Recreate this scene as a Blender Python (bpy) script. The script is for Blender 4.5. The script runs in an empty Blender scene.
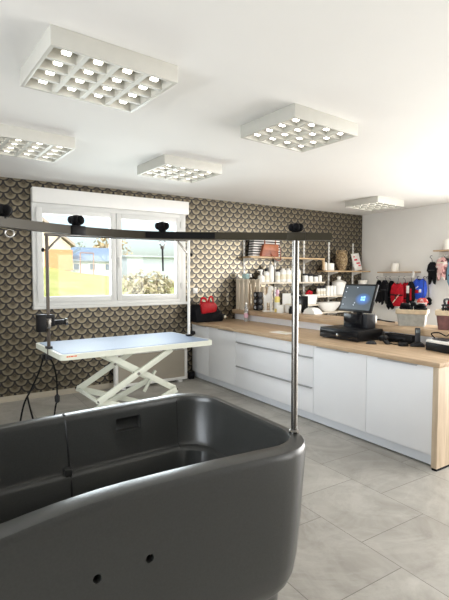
import bpy, bmesh, math, random
from mathutils import Vector, Matrix
random.seed(4)
S = bpy.context.scene
COL = S.collection
PI = math.pi

# ------------------------------------------------------------------ materials
MATS = {}
def nodes(name):
    m = bpy.data.materials.new(name); m.use_nodes = True
    nt = m.node_tree; b = nt.nodes['Principled BSDF']
    return m, nt, b
def N(nt, t, **kw):
    n = nt.nodes.new(t)
    for k, v in kw.items(): setattr(n, k, v)
    return n
def mat(name, col, rough=.5, metal=0., var=.06, scale=18., bump=0., spec=.5, coat=0., trans=0.):
    """principled surface with a slight procedural variation of its own colour"""
    if name in MATS: return MATS[name]
    m, nt, b = nodes(name)
    tc = N(nt, 'ShaderNodeTexCoord')
    no = N(nt, 'ShaderNodeTexNoise'); no.inputs['Scale'].default_value = scale; no.inputs['Detail'].default_value = 3
    nt.links.new(tc.outputs['Object'], no.inputs['Vector'])
    r = N(nt, 'ShaderNodeValToRGB')
    r.color_ramp.elements[0].position = .3; r.color_ramp.elements[1].position = .7
    r.color_ramp.elements[0].color = tuple(c*(1-var) for c in col) + (1,)
    r.color_ramp.elements[1].color = tuple(min(1, c*(1+var)) for c in col) + (1,)
    nt.links.new(no.outputs['Fac'], r.inputs['Fac'])
    nt.links.new(r.outputs['Color'], b.inputs['Base Color'])
    b.inputs['Roughness'].default_value = rough; b.inputs['Metallic'].default_value = metal
    b.inputs['Specular IOR Level'].default_value = spec
    b.inputs['Coat Weight'].default_value = coat
    b.inputs['Transmission Weight'].default_value = trans
    if bump:
        bp = N(nt, 'ShaderNodeBump'); bp.inputs['Strength'].default_value = bump; bp.inputs['Distance'].default_value = .002
        nt.links.new(no.outputs['Fac'], bp.inputs['Height']); nt.links.new(bp.outputs['Normal'], b.inputs['Normal'])
    MATS[name] = m
    return m
def emit(name, col, strength):
    if name in MATS: return MATS[name]
    m, nt, b = nodes(name)
    b.inputs['Base Color'].default_value = col + (1,)
    b.inputs['Emission Color'].default_value = col + (1,)
    b.inputs['Emission Strength'].default_value = strength
    MATS[name] = m; return m
def math_(nt, op, a, b=None, clamp=False):
    n = N(nt, 'ShaderNodeMath', operation=op, use_clamp=clamp)
    for i, v in enumerate((a, b)):
        if v is None: continue
        if isinstance(v, (int, float)): n.inputs[i].default_value = v
        else: nt.links.new(v, n.inputs[i])
    return n.outputs[0]

def wallpaper():
    m, nt, b = nodes('scallop_wallpaper')
    R = .0785
    geo = N(nt, 'ShaderNodeNewGeometry'); sp = N(nt, 'ShaderNodeSeparateXYZ')
    nt.links.new(geo.outputs['Position'], sp.inputs[0])
    u = math_(nt, 'DIVIDE', math_(nt, 'ADD', sp.outputs['X'], 20.02), R)      # in radii
    v = math_(nt, 'DIVIDE', math_(nt, 'ADD', sp.outputs['Z'], 10.03), R*.985)
    k = math_(nt, 'CEIL', v)
    par = math_(nt, 'MODULO', k, 2.0)                                    # row parity
    # row k, centre above the point
    def dist(parity, dz):
        s = math_(nt, 'ADD', u, parity)
        f = math_(nt, 'SUBTRACT', math_(nt, 'MULTIPLY', math_(nt, 'FRACT', math_(nt, 'DIVIDE', s, 2.0)), 2.0), 1.0)
        return f, math_(nt, 'SQRT', math_(nt, 'ADD', math_(nt, 'MULTIPLY', f, f), math_(nt, 'MULTIPLY', dz, dz)))
    dz1 = math_(nt, 'SUBTRACT', k, v)
    f1, d1 = dist(par, dz1)
    dz2 = math_(nt, 'SUBTRACT', v, math_(nt, 'SUBTRACT', k, 1.0))
    f2, d2 = dist(math_(nt, 'SUBTRACT', 1.0, par), dz2)
    inside = math_(nt, 'LESS_THAN', d1, 1.0)
    # bowl (lower half) : colour by d1 ; hat (upper half): colour by d2 and distance to the scale above
    rb = N(nt, 'ShaderNodeValToRGB'); e = rb.color_ramp.elements
    e[0].position = 0; e[0].color = (.11, .09, .058, 1)
    e[1].position = 1; e[1].color = (.008, .007, .010, 1)
    for p, c in ((.11, (.105, .085, .055, 1)), (.16, (.03, .024, .018, 1)), (.23, (.10, .08, .052, 1)), (.5, (.195, .164, .112, 1)), (.76, (.285, .248, .178, 1)), (.82, (.145, .123, .082, 1)), (.88, (.018, .015, .016, 1))):
        q = e.new(p); q.color = c
    nt.links.new(d1, rb.inputs['Fac'])
    rh = N(nt, 'ShaderNodeValToRGB'); e = rh.color_ramp.elements
    e[0].position = 0; e[0].color = (.11, .09, .058, 1)
    e[1].position = 1; e[1].color = (.010, .009, .012, 1)
    for p, c in ((.11, (.105, .085, .055, 1)), (.16, (.03, .024, .018, 1)), (.23, (.10, .08, .052, 1)), (.55, (.08, .064, .04, 1)), (.72, (.018, .015, .016, 1))):
        q = e.new(p); q.color = c
    nt.links.new(d2, rh.inputs['Fac'])
    flank = math_(nt, 'LESS_THAN', d1, 1.09)                              # dark outline under the scale above
    mh = N(nt, 'ShaderNodeMix', data_type='RGBA')
    nt.links.new(flank, mh.inputs[0]); nt.links.new(rh.outputs['Color'], mh.inputs[6]); mh.inputs[7].default_value = (.010, .009, .012, 1)
    mx = N(nt, 'ShaderNodeMix', data_type='RGBA')
    nt.links.new(inside, mx.inputs[0]); nt.links.new(mh.outputs[2], mx.inputs[6]); nt.links.new(rb.outputs['Color'], mx.inputs[7])
    nt.links.new(mx.outputs[2], b.inputs['Base Color'])
    # the beige ink is pearlescent
    lum = N(nt, 'ShaderNodeRGBToBW'); nt.links.new(mx.outputs[2], lum.inputs[0])
    pearl = math_(nt, 'MULTIPLY', lum.outputs[0], 3.8, True)
    nt.links.new(pearl, b.inputs['Metallic'])
    b.inputs['Roughness'].default_value = .33
    b.inputs['Coat Weight'].default_value = .12; b.inputs['Coat Roughness'].default_value = .28
    b.inputs['Specular IOR Level'].default_value = .4
    return m

def wood(name, c1, c2, axis='Y', rough=.45):
    m, nt, b = nodes(name)
    geo = N(nt, 'ShaderNodeNewGeometry'); mp = N(nt, 'ShaderNodeMapping')
    sc = {'X': (1.2, 14, 14), 'Y': (14, 1.2, 14), 'Z': (14, 14, 1.2)}[axis]
    mp.inputs['Scale'].default_value = sc
    nt.links.new(geo.outputs['Position'], mp.inputs['Vector'])
    n1 = N(nt, 'ShaderNodeTexNoise'); n1.inputs['Scale'].default_value = 1.0; n1.inputs['Detail'].default_value = 7; n1.inputs['Distortion'].default_value = 1.2
    nt.links.new(mp.outputs[0], n1.inputs['Vector'])
    n2 = N(nt, 'ShaderNodeTexNoise'); n2.inputs['Scale'].default_value = 6.0; n2.inputs['Detail'].default_value = 4
    nt.links.new(mp.outputs[0], n2.inputs['Vector'])
    s = math_(nt, 'ADD', math_(nt, 'MULTIPLY', n1.outputs['Fac'], .65), math_(nt, 'MULTIPLY', n2.outputs['Fac'], .35))
    r = N(nt, 'ShaderNodeValToRGB'); r.color_ramp.elements[0].position = .34; r.color_ramp.elements[1].position = .64
    r.color_ramp.elements[0].color = c1 + (1,); r.color_ramp.elements[1].color = c2 + (1,)
    nt.links.new(s, r.inputs['Fac']); nt.links.new(r.outputs['Color'], b.inputs['Base Color'])
    b.inputs['Roughness'].default_value = rough
    return m

def floor_mat():
    m, nt, b = nodes('stone_floor_tiles')
    geo = N(nt, 'ShaderNodeNewGeometry'); sp = N(nt, 'ShaderNodeSeparateXYZ'); cb = N(nt, 'ShaderNodeCombineXYZ')
    nt.links.new(geo.outputs['Position'], sp.inputs[0])
    # brick rows run along Y; joints at X = 2.11 + .61 k
    x = math_(nt, 'ADD', sp.outputs['Y'], -1.82 + .31 + .62*20); y = math_(nt, 'ADD', sp.outputs['X'], -2.11 + .61*20)
    nt.links.new(x, cb.inputs[0]); nt.links.new(y, cb.inputs[1])
    br = N(nt, 'ShaderNodeTexBrick'); br.offset = .55; br.offset_frequency = 2; br.squash = 1
    br.inputs['Scale'].default_value = 1.0; br.inputs['Mortar Size'].default_value = .0022; br.inputs['Mortar Smooth'].default_value = .1
    br.inputs['Brick Width'].default_value = .62; br.inputs['Row Height'].default_value = .61; br.inputs['Bias'].default_value = 0
    br.inputs['Color1'].default_value = (.395, .378, .345, 1); br.inputs['Color2'].default_value = (.33, .313, .285, 1); br.inputs['Mortar'].default_value = (.13, .12, .105, 1)
    nt.links.new(cb.outputs[0], br.inputs['Vector'])
    n1 = N(nt, 'ShaderNodeTexNoise'); n1.inputs['Scale'].default_value = 2.2; n1.inputs['Detail'].default_value = 8; n1.inputs['Distortion'].default_value = 1.6; n1.inputs['Roughness'].default_value = .65
    nt.links.new(geo.outputs['Position'], n1.inputs['Vector'])
    r1 = N(nt, 'ShaderNodeValToRGB'); r1.color_ramp.elements[0].position = .32; r1.color_ramp.elements[1].position = .72
    r1.color_ramp.elements[0].color = (.80, .79, .77, 1); r1.color_ramp.elements[1].color = (1.2, 1.2, 1.2, 1)
    nt.links.new(n1.outputs['Fac'], r1.inputs['Fac'])
    mu = N(nt, 'ShaderNodeMix', data_type='RGBA', blend_type='MULTIPLY'); mu.inputs[0].default_value = 1
    nt.links.new(br.outputs['Color'], mu.inputs[6]); nt.links.new(r1.outputs['Color'], mu.inputs[7])
    # pale veins
    n2 = N(nt, 'ShaderNodeTexNoise'); n2.inputs['Scale'].default_value = .9; n2.inputs['Detail'].default_value = 9; n2.inputs['Distortion'].default_value = .8; n2.inputs['Roughness'].default_value = .7
    nt.links.new(geo.outputs['Position'], n2.inputs['Vector'])
    vv = math_(nt, 'ABSOLUTE', math_(nt, 'SUBTRACT', n2.outputs['Fac'], .5))
    vf = math_(nt, 'MULTIPLY', math_(nt, 'SUBTRACT', 1.0, math_(nt, 'MULTIPLY', vv, 22.0), True), .16, True)
    vm = N(nt, 'ShaderNodeMix', data_type='RGBA'); nt.links.new(vf, vm.inputs[0])
    nt.links.new(mu.outputs[2], vm.inputs[6]); vm.inputs[7].default_value = (.62, .60, .56, 1)
    mm = N(nt, 'ShaderNodeMix', data_type='RGBA'); nt.links.new(br.outputs['Fac'], mm.inputs[0])
    nt.links.new(vm.outputs[2], mm.inputs[6]); mm.inputs[7].default_value = (.15, .14, .12, 1)
    nt.links.new(mm.outputs[2], b.inputs['Base Color'])
    b.inputs['Roughness'].default_value = .42
    bp = N(nt, 'ShaderNodeBump'); bp.inputs['Strength'].default_value = .3; bp.inputs['Distance'].default_value = .002; bp.invert = True
    nt.links.new(br.outputs['Fac'], bp.inputs['Height']); nt.links.new(bp.outputs['Normal'], b.inputs['Normal'])
    return m

def glass_mat():
    m = bpy.data.materials.new('window_glass'); m.use_nodes = True; nt = m.node_tree
    nt.nodes.remove(nt.nodes['Principled BSDF'])
    out = nt.nodes['Material Output']
    t = N(nt, 'ShaderNodeBsdfTransparent'); t.inputs[0].default_value = (.97, .985, .98, 1)
    g = N(nt, 'ShaderNodeBsdfGlossy'); g.inputs['Roughness'].default_value = .02
    fr = N(nt, 'ShaderNodeFresnel'); fr.inputs[0].default_value = 1.45
    mx = N(nt, 'ShaderNodeMixShader')
    nt.links.new(fr.outputs[0], mx.inputs[0]); nt.links.new(t.outputs[0], mx.inputs[1]); nt.links.new(g.outputs[0], mx.inputs[2])
    nt.links.new(mx.outputs[0], out.inputs['Surface'])
    return m

def grass_mat():
    m, nt, b = nodes('lawn_grass')
    geo = N(nt, 'ShaderNodeNewGeometry')
    n1 = N(nt, 'ShaderNodeTexNoise'); n1.inputs['Scale'].default_value = .9; n1.inputs['Detail'].default_value = 8; n1.inputs['Roughness'].default_value = .75
    nt.links.new(geo.outputs['Position'], n1.inputs['Vector'])
    r = N(nt, 'ShaderNodeValToRGB'); r.color_ramp.elements[0].position = .35; r.color_ramp.elements[1].position = .66
    r.color_ramp.elements[0].color = (.34, .38, .09, 1); r.color_ramp.elements[1].color = (.52, .51, .20, 1)
    nt.links.new(n1.outputs['Fac'], r.inputs['Fac']); nt.links.new(r.outputs['Color'], b.inputs['Base Color'])
    b.inputs['Roughness'].default_value = .9
    return m

def stripes(name, c1, c2, period, axis=2):
    m, nt, b = nodes(name)
    geo = N(nt, 'ShaderNodeNewGeometry'); sp = N(nt, 'ShaderNodeSeparateXYZ'); nt.links.new(geo.outputs['Position'], sp.inputs[0])
    f = math_(nt, 'LESS_THAN', math_(nt, 'FRACT', math_(nt, 'DIVIDE', sp.outputs[axis], period)), .52)
    mx = N(nt, 'ShaderNodeMix', data_type='RGBA'); nt.links.new(f, mx.inputs[0]); mx.inputs[6].default_value = c1+(1,); mx.inputs[7].default_value = c2+(1,)
    nt.links.new(mx.outputs[2], b.inputs['Base Color']); b.inputs['Roughness'].default_value = .6
    return m

def blotch(name, stops, scale=22., rough=.8):
    m, nt, b = nodes(name)
    tc = N(nt, 'ShaderNodeNewGeometry')
    no = N(nt, 'ShaderNodeTexVoronoi'); no.inputs['Scale'].default_value = scale
    nt.links.new(tc.outputs['Position'], no.inputs['Vector'])
    sp = N(nt, 'ShaderNodeSeparateColor'); nt.links.new(no.outputs['Color'], sp.inputs[0])
    r = N(nt, 'ShaderNodeValToRGB'); r.color_ramp.interpolation = 'CONSTANT'
    e = r.color_ramp.elements
    e[0].position = 0; e[0].color = stops[0][1]+(1,)
    e[1].position = stops[1][0]; e[1].color = stops[1][1]+(1,)
    for p, c in stops[2:]:
        q = e.new(p); q.color = c+(1,)
    nt.links.new(sp.outputs[0], r.inputs['Fac']); nt.links.new(r.outputs['Color'], b.inputs['Base Color'])
    b.inputs['Roughness'].default_value = rough
    return m

def screen_mat():
    """flat screen picture: dark slate desktop with a blue window glow and a few small icons"""
    m, nt, b = nodes('screen_picture')
    tc = N(nt, 'ShaderNodeTexCoord'); sp = N(nt, 'ShaderNodeSeparateXYZ'); nt.links.new(tc.outputs['Object'], sp.inputs[0])
    u, v = sp.outputs['Y'], sp.outputs['Z']     # local: y across (+ = photo left), z up
    du = math_(nt, 'DIVIDE', math_(nt, 'ADD', u, .09), .12); dv = math_(nt, 'DIVIDE', math_(nt, 'ADD', v, -.15), .075)
    d = math_(nt, 'SQRT', math_(nt, 'ADD', math_(nt, 'MULTIPLY', du, du), math_(nt, 'MULTIPLY', dv, dv)))
    g = math_(nt, 'SUBTRACT', 1.0, d, True)
    mx = N(nt, 'ShaderNodeMix', data_type='RGBA'); nt.links.new(math_(nt, 'MULTIPLY', g, 1.2, True), mx.inputs[0])
    mx.inputs[6].default_value = (.075, .10, .12, 1); mx.inputs[7].default_value = (.10, .32, .95, 1)
    nt.links.new(mx.outputs[2], b.inputs['Emission Color']); b.inputs['Emission Strength'].default_value = .55
    b.inputs['Base Color'].default_value = (.02, .022, .025, 1); b.inputs['Roughness'].default_value = .25
    return m

WHITE = mat('white_paint', (.80, .79, .76), .7, var=.015, scale=3)
CEIL = mat('ceiling_paint', (.80, .79, .765), .75, var=.01, scale=2)
PVC = mat('white_window_plastic', (.70, .70, .68), .35, var=.01)
CABW = mat('white_cabinet_lacquer', (.87, .88, .91), .32, var=.008, scale=4)
PLINTHM = mat('pale_plinth', (.72, .75, .80), .3, var=.01)
OAK = wood('oak_worktop', (.37, .25, .15), (.58, .425, .275), 'Y')
OAKZ = wood('oak_end_panel', (.46, .35, .24), (.64, .52, .385), 'Z')
OAKX = wood('oak_shelf', (.46, .31, .17), (.66, .47, .28), 'X')
CRATEW = wood('crate_wood', (.60, .52, .41), (.74, .66, .54), 'Z', .7)
TUBM = mat('dark_grey_tub_plastic', (.036, .037, .035), .29, var=.12, scale=160, bump=.05, spec=.6)
TUBD = mat('tub_joint_black', (.010, .010, .010), .5)
STEEL = mat('brushed_steel', (.23, .22, .205), .25, 1., var=.05)
RAILM = mat('olive_grey_metal_rail', (.048, .041, .027), .42, .1, var=.06, spec=.4)
CHROME = mat('chrome', (.72, .72, .72), .12, 1., var=.02)
BLACK = mat('black_plastic', (.008, .008, .009), .4, var=.1, spec=.22)
BLACKM = mat('matt_black', (.005, .005, .006), .7, var=.1, spec=.12)
GLOSSB = mat('gloss_black', (.008, .008, .010), .18, var=.05, spec=.35)
TABW = mat('cream_white_table_paint', (.72, .74, .64), .4, var=.02)
TABB = mat('blue_grey_table_mat', (.23, .30, .42), .5, var=.06, scale=60, bump=.15)
HOLDW = mat('white_enamel', (.83, .82, .79), .3, var=.01)
ALU = mat('handle_aluminium', (.55, .55, .57), .35, .9, var=.03)
SKIRT = mat('beige_skirting_tile', (.42, .37, .29), .5, var=.06, scale=6)
LAMPW = mat('lamp_cream_metal', (.56, .55, .50), .45, var=.015)
LED = emit('warm_white_led', (1.0, .95, .86), 5.0)
REDB = mat('red_fabric', (.45, .010, .022), .7, var=.2, scale=30, spec=.2)
REDG = mat('red_satin', (.38, .008, .014), .45, var=.2, scale=40, spec=.25)
BLUEF = mat('blue_fabric', (.02, .09, .62), .6, var=.15, scale=30)
BLACKF = mat('black_fabric', (.008, .008, .010), .8, var=.3, scale=40, spec=.15)
PINKF = blotch('pink_floral_fabric', [(0, (.75, .50, .48)), (.35, (.80, .72, .68)), (.6, (.25, .10, .10)), (.8, (.70, .40, .38))])
CORAL = blotch('coral_and_white_fabric', [(0, (.72, .10, .09)), (.7, (.80, .55, .52))])
DENIM = mat('grey_denim', (.06, .075, .09), .8, var=.3)
TEALF = mat('pale_blue_fabric', (.16, .30, .40), .8, var=.2)
WHITEP = mat('white_bottle_plastic', (.84, .84, .81), .3, var=.015)
CREAM = mat('cream_label', (.74, .69, .56), .5, var=.05)
WAX = mat('white_candle_wax', (.86, .84, .78), .5, var=.02)
GOLD = mat('gold_bead', (.60, .42, .15), .35, .6, var=.1)
LEATH = mat('brown_leather', (.26, .065, .022), .45, var=.25, scale=14, bump=.2)
WICK = blotch('brown_wicker', [(0, (.20, .13, .06)), (.3, (.33, .24, .13)), (.6, (.13, .08, .04)), (.8, (.42, .33, .2))], 60)
PINKL = mat('pink_label', (.70, .42, .52), .5)
CLEARP = mat('clear_plastic', (.80, .84, .86), .12, var=.02, trans=.75)
TURQ = mat('pale_turquoise_plastic', (.50, .72, .74), .4, var=.1)
BASKETP = mat('translucent_grey_plastic', (.50, .50, .46), .35, var=.15, scale=25, trans=.25)
BASKETR = mat('dark_red_plastic', (.15, .055, .05), .4, var=.35, scale=20)
RIMB = mat('beige_basket_rim', (.66, .53, .36), .6, var=.12)
GREENF = mat('green_fabric', (.10, .22, .06), .8, var=.2)
YELLOWP = mat('pale_yellow_plastic', (.80, .66, .20), .4, var=.05)
STRIPE = stripes('black_white_stripes', (.78, .77, .74), (.03, .02, .025), .042)
GREYD = mat('dark_grey_plastic', (.025, .026, .03), .45, var=.1, spec=.3)
HEATF = mat('taupe_panel_front', (.36, .32, .26), .4, var=.04, scale=5)
GLASS = glass_mat()

# ------------------------------------------------------------------ mesh builder
class MB:
    def __init__(s): s.bm = bmesh.new()
    def box(s, x0, x1, y0, y1, z0, z1, bev=0., M=None, seg=2):
        b = bmesh.new()
        bmesh.ops.create_cube(b, size=1)
        bmesh.ops.scale(b, vec=(x1-x0, y1-y0, z1-z0), verts=b.verts)
        bmesh.ops.translate(b, vec=((x0+x1)/2, (y0+y1)/2, (z0+z1)/2), verts=b.verts)
        if bev: bmesh.ops.bevel(b, geom=b.edges[:], offset=bev, segments=seg, affect='EDGES', profile=.5)
        s._add(b, M); return s
    def _add(s, b, M=None):
        if M is not None: bmesh.ops.transform(b, matrix=M, verts=b.verts)
        t = bpy.data.meshes.new('t'); b.to_mesh(t); b.free(); s.bm.from_mesh(t); bpy.data.meshes.remove(t)
    def lathe(s, prof, n=20, c=(0, 0, 0), M=None, lobes=0, amp=0.):
        b = bmesh.new(); rings = []
        for r, z in prof:
            ring = []
            for i in range(n):
                a = 2*PI*i/n; q = r*(1+amp*math.cos(lobes*a)) if lobes else r
                ring.append(b.verts.new((c[0]+q*math.cos(a), c[1]+q*math.sin(a), c[2]+z)))
            rings.append(ring)
        for a, c2 in zip(rings, rings[1:]):
            for i in range(n): b.faces.new((a[i], a[(i+1) % n], c2[(i+1) % n], c2[i]))
        b.faces.new(list(reversed(rings[0]))); b.faces.new(rings[-1])
        s._add(b, M); return s
    def bar(s, p, q, r, n=12):
        p, q = Vector(p), Vector(q); d = q-p
        M = Matrix.Translation(p) @ d.to_track_quat('Z', 'Y').to_matrix().to_4x4()
        return s.lathe([(r, 0), (r, d.length)], n, M=M)
    def beam(s, p, q, w, h, bev=0., up=(0, 0, 1)):
        """rectangular bar from p to q, w across, h along 'up'"""
        p, q = Vector(p), Vector(q); d = (q-p); L = d.length; d.normalize()
        side = d.cross(Vector(up)).normalized(); u = side.cross(d)
        M = Matrix((( side.x, d.x, u.x, p.x), (side.y, d.y, u.y, p.y), (side.z, d.z, u.z, p.z), (0, 0, 0, 1)))
        return s.box(-w/2, w/2, 0, L, -h/2, h/2, bev, M)
    def tube(s, pts, r, n=8, rect=None):
        """swept tube (or rectangle w,h) through pts"""
        P = [Vector(p) for p in pts]; b = bmesh.new(); rings = []
        for i, p in enumerate(P):
            t = (P[min(i+1, len(P)-1)] - P[max(i-1, 0)]).normalized()
            a = t.cross(Vector((0, 0, 1)))
            if a.length < 1e-3: a = t.cross(Vector((0, 1, 0)))
            a.normalize(); c = a.cross(t)
            if rect:
                w, h = rect
                off = [a*w/2+c*h/2, -a*w/2+c*h/2, -a*w/2-c*h/2, a*w/2-c*h/2]
            else: off = [a*r*math.cos(2*PI*k/n)+c*r*math.sin(2*PI*k/n) for k in range(n)]
            rings.append([b.verts.new(p+o) for o in off])
        m = len(rings[0])
        for A, B in zip(rings, rings[1:]):
            for k in range(m): b.faces.new((A[k], B[k], B[(k+1) % m], A[(k+1) % m]))
        b.faces.new(rings[0]); b.faces.new(list(reversed(rings[-1])))
        bmesh.ops.recalc_face_normals(b, faces=b.faces[:])
        s._add(b); return s
    def pillow(s, outline, depth, M=None, centre=None, wob=0.):
        """soft padded shape: a star-shaped outline in local (x, z), bulging along +-y"""
        b = bmesh.new(); n = len(outline)
        cx, cz = centre or (sum(p[0] for p in outline)/n, sum(p[1] for p in outline)/n)
        for sgn in (1, -1):
            rings = []
            for f in (1., .93, .75, .5, .25):
                d = depth*math.sqrt(max(0, 1-f*f))*sgn
                rings.append([b.verts.new((cx+(x-cx)*f, d*(1+wob*math.sin(7*i+11*f)), cz+(z-cz)*f)) for i, (x, z) in enumerate(outline)])
            c = b.verts.new((cx, depth*sgn, cz))
            for A, B in zip(rings, rings[1:]):
                for k in range(n): b.faces.new((A[k], A[(k+1) % n], B[(k+1) % n], B[k]))
            for k in range(n): b.faces.new((rings[-1][k], rings[-1][(k+1) % n], c))
        bmesh.ops.remove_doubles(b, verts=b.verts[:], dist=1e-5)
        bmesh.ops.recalc_face_normals(b, faces=b.faces[:])
        s._add(b, M); return s
    def prism(s, outline, y0, y1, M=None, bev=0.):
        """outline in (x, z) extruded along y"""
        b = bmesh.new()
        A = [b.verts.new((x, y0, z)) for x, z in outline]; B = [b.verts.new((x, y1, z)) for x, z in outline]
        n = len(A); b.faces.new(A); b.faces.new(list(reversed(B)))
        for k in range(n): b.faces.new((A[k], B[k], B[(k+1) % n], A[(k+1) % n]))
        bmesh.ops.recalc_face_normals(b, faces=b.faces[:])
        if bev: bmesh.ops.bevel(b, geom=b.edges[:], offset=bev, segments=2, affect='EDGES', profile=.5)
        s._add(b, M); return s
    def sphere(s, c, r, sc=(1, 1, 1), n=16):
        b = bmesh.new(); bmesh.ops.create_uvsphere(b, u_segments=n, v_segments=n//2+2, radius=r)
        bmesh.ops.scale(b, vec=sc, verts=b.verts); bmesh.ops.translate(b, vec=c, verts=b.verts); s._add(b); return s
    def torus(s, c, R, r, M=None, n=24, m=8):
        b = bmesh.new(); rings = []
        for i in range(n):
            a = 2*PI*i/n
            rings.append([b.verts.new(((R+r*math.cos(2*PI*k/m))*math.cos(a), r*math.sin(2*PI*k/m), (R+r*math.cos(2*PI*k/m))*math.sin(a))) for k in range(m)])
        for i in range(n):
            A, B = rings[i], rings[(i+1) % n]
            for k in range(m): b.faces.new((A[k], B[k], B[(k+1) % m], A[(k+1) % m]))
        bmesh.ops.recalc_face_normals(b, faces=b.faces[:])
        s._add(b, Matrix.Translation(c) @ (M if M is not None else Matrix())); return s
    def build(s, name, m, parent=None, smooth=True, loc=None):
        me = bpy.data.meshes.new(name); s.bm.normal_update(); s.bm.to_mesh(me); s.bm.free()
        me.materials.append(m)
        if smooth:
            for p in me.polygons: p.use_smooth = True
            try: me.set_sharp_from_angle(angle=math.radians(38))
            except Exception: pass
        o = bpy.data.objects.new(name, me); COL.objects.link(o)
        if parent is not None: o.parent = parent
        if loc: o.location = loc
        return o

def tag(o, label=None, cat=None, group=None, kind=None):
    if label: o['label'] = label
    if cat: o['category'] = cat
    if group: o['group'] = group
    if kind: o['kind'] = kind
    return o
def thing(name, label, cat, loc=(0, 0, 0), rz=0., group=None):
    o = bpy.data.objects.new(name, None); COL.objects.link(o); o.empty_display_size = .05
    o.location = loc; o.rotation_euler = (0, 0, rz)
    return tag(o, label, cat, group)
def struct(name, mb, m, parent=None, smooth=False):
    o = mb.build(name, m, parent, smooth)
    if parent is None: o['kind'] = 'structure'
    return o
def kids(o): return [c for c in bpy.data.objects if c.parent == o]
def dup(o, parent=None):
    c = o.copy(); COL.objects.link(c)
    if parent is not None: c.parent = parent
    for k in kids(o): dup(k, c)
    return c

# ------------------------------------------------------------------ the room
XL, XR, YF, YB, H = -2.8, 7.3, -2.6, 6.3, 2.85
T = .25
struct('floor', MB().box(XL-T, XR+T, YF-T, YB+T, -.2, 0), floor_mat())
struct('ceiling', MB().box(XL-T, XR+T, YF-T, YB+T, H, H+.2), CEIL)
def wall_y(name, y0, y1, holes, m):
    """wall in an XZ plane with rectangular holes (x0,x1,z0,z1), sorted by x"""
    b = MB(); x = XL-T
    for (a, c, z0, z1) in holes:
        b.box(x, a, y0, y1, 0, H)
        if z0 > 0: b.box(a, c, y0, y1, 0, z0)
        b.box(a, c, y0, y1, z1, H); x = c
    b.box(x, XR+T, y0, y1, 0, H)
    return struct(name, b, m)
def wall_x(name, x0, x1, holes, m):
    b = MB(); y = YF
    for (a, c, z0, z1) in holes:
        b.box(x0, x1, y, a, 0, H)
        if z0 > 0: b.box(x0, x1, a, c, 0, z0)
        b.box(x0, x1, a, c, z1, H); y = c
    b.box(x0, x1, y, YB, 0, H)
    return struct(name, b, m)
WX0, WX1, WZ0, WZ1 = 1.02, 3.23, 1.215, 2.56
wall_y('wall_back', YB, YB+T, [(WX0+.02, WX1-.02, WZ0+.02, WZ1-.02)], wallpaper())
wall_x('wall_right', XR, XR+T, [(-1.6, 3.3, .1, 2.5)], WHITE)
wall_x('wall_left', XL-T, XL, [(-.6, 3.0, .9, 2.3)], WHITE)
wall_y('wall_front', YF-T, YF, [(3.2, 6.2, .05, 2.4)], mat('fill_cutting_dark_paint', (.16, .145, .13), .8, var=.03, scale=3))  # unseen wall; its dark tone is made up to cut the front fill
struct('baseboard_back', MB().box(XL, 3.4, YB-.012, YB, 0, .075, .002), SKIRT)
struct('baseboard_right', MB().box(XR-.012, XR, 3.35, YB-.012, 0, .075, .002), SKIRT)

# main window
win = thing('window_1', None, None); win['kind'] = 'structure'
fy0, fy1 = 6.235, 6.36
f = MB()
f.box(WX0, WX0+.06, fy0, fy1, WZ0, WZ1, .004); f.box(WX1-.095, WX1, fy0, fy1, WZ0, WZ1, .004)
f.box(WX0+.06, WX1-.095, fy0, fy1, WZ0, WZ0+.06, .004); f.box(WX0+.06, WX1-.095, fy0, fy1, WZ1-.07, WZ1, .004)
f.build('window_frame', PVC, win)
mid = 2.125
def sash(x0, x1):
    s = MB(); w = .075; a0, a1 = 6.215, 6.30; z0, z1 = WZ0+.05, WZ1-.06
    s.box(x0, x0+w, a0, a1, z0, z1, .006); s.box(x1-w, x1, a0, a1, z0, z1, .006)
    s.box(x0+w, x1-w, a0, a1, z0, z0+w, .006); s.box(x0+w, x1-w, a0, a1, z1-w, z1, .006)
    o = s.build('window_sash', PVC, win)
    MB().box(x0+w-.005, x1-w+.005, 6.25, 6.26, z0+w-.005, z1-w+.005).build('glass_pane', GLASS, o, False)
    return o
s1 = sash(WX0+.05, mid-.004); s2 = sash(mid+.004, WX1-.085)
hd = MB(); hd.box(mid+.025, mid+.055, 6.203, 6.216, 1.80, 1.88, .004); hd.beam((mid+.04, 6.195, 1.86), (mid+.04, 6.19, 1.73), .018, .014, .003, (0, 1, 0))
hd.build('window_handle', HOLDW, s2)
hg = MB()
for z in (1.42, 2.35): hg.bar((WX0+.05, 6.208, z), (WX0+.05, 6.208, z+.09), .008); hg.bar((WX1-.09, 6.208, z), (WX1-.09, 6.208, z+.09), .008)
hg.build('hinge', PVC, win)
sb = MB().box(1.02, 3.255, 6.165, YB, 2.555, 2.745, .006); sb.build('shutter_box', HOLDW, win)
MB().box(1.01, 3.265, 6.19, YB, WZ0-.035, WZ0, .004).build('window_sill', PVC, win)

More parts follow.
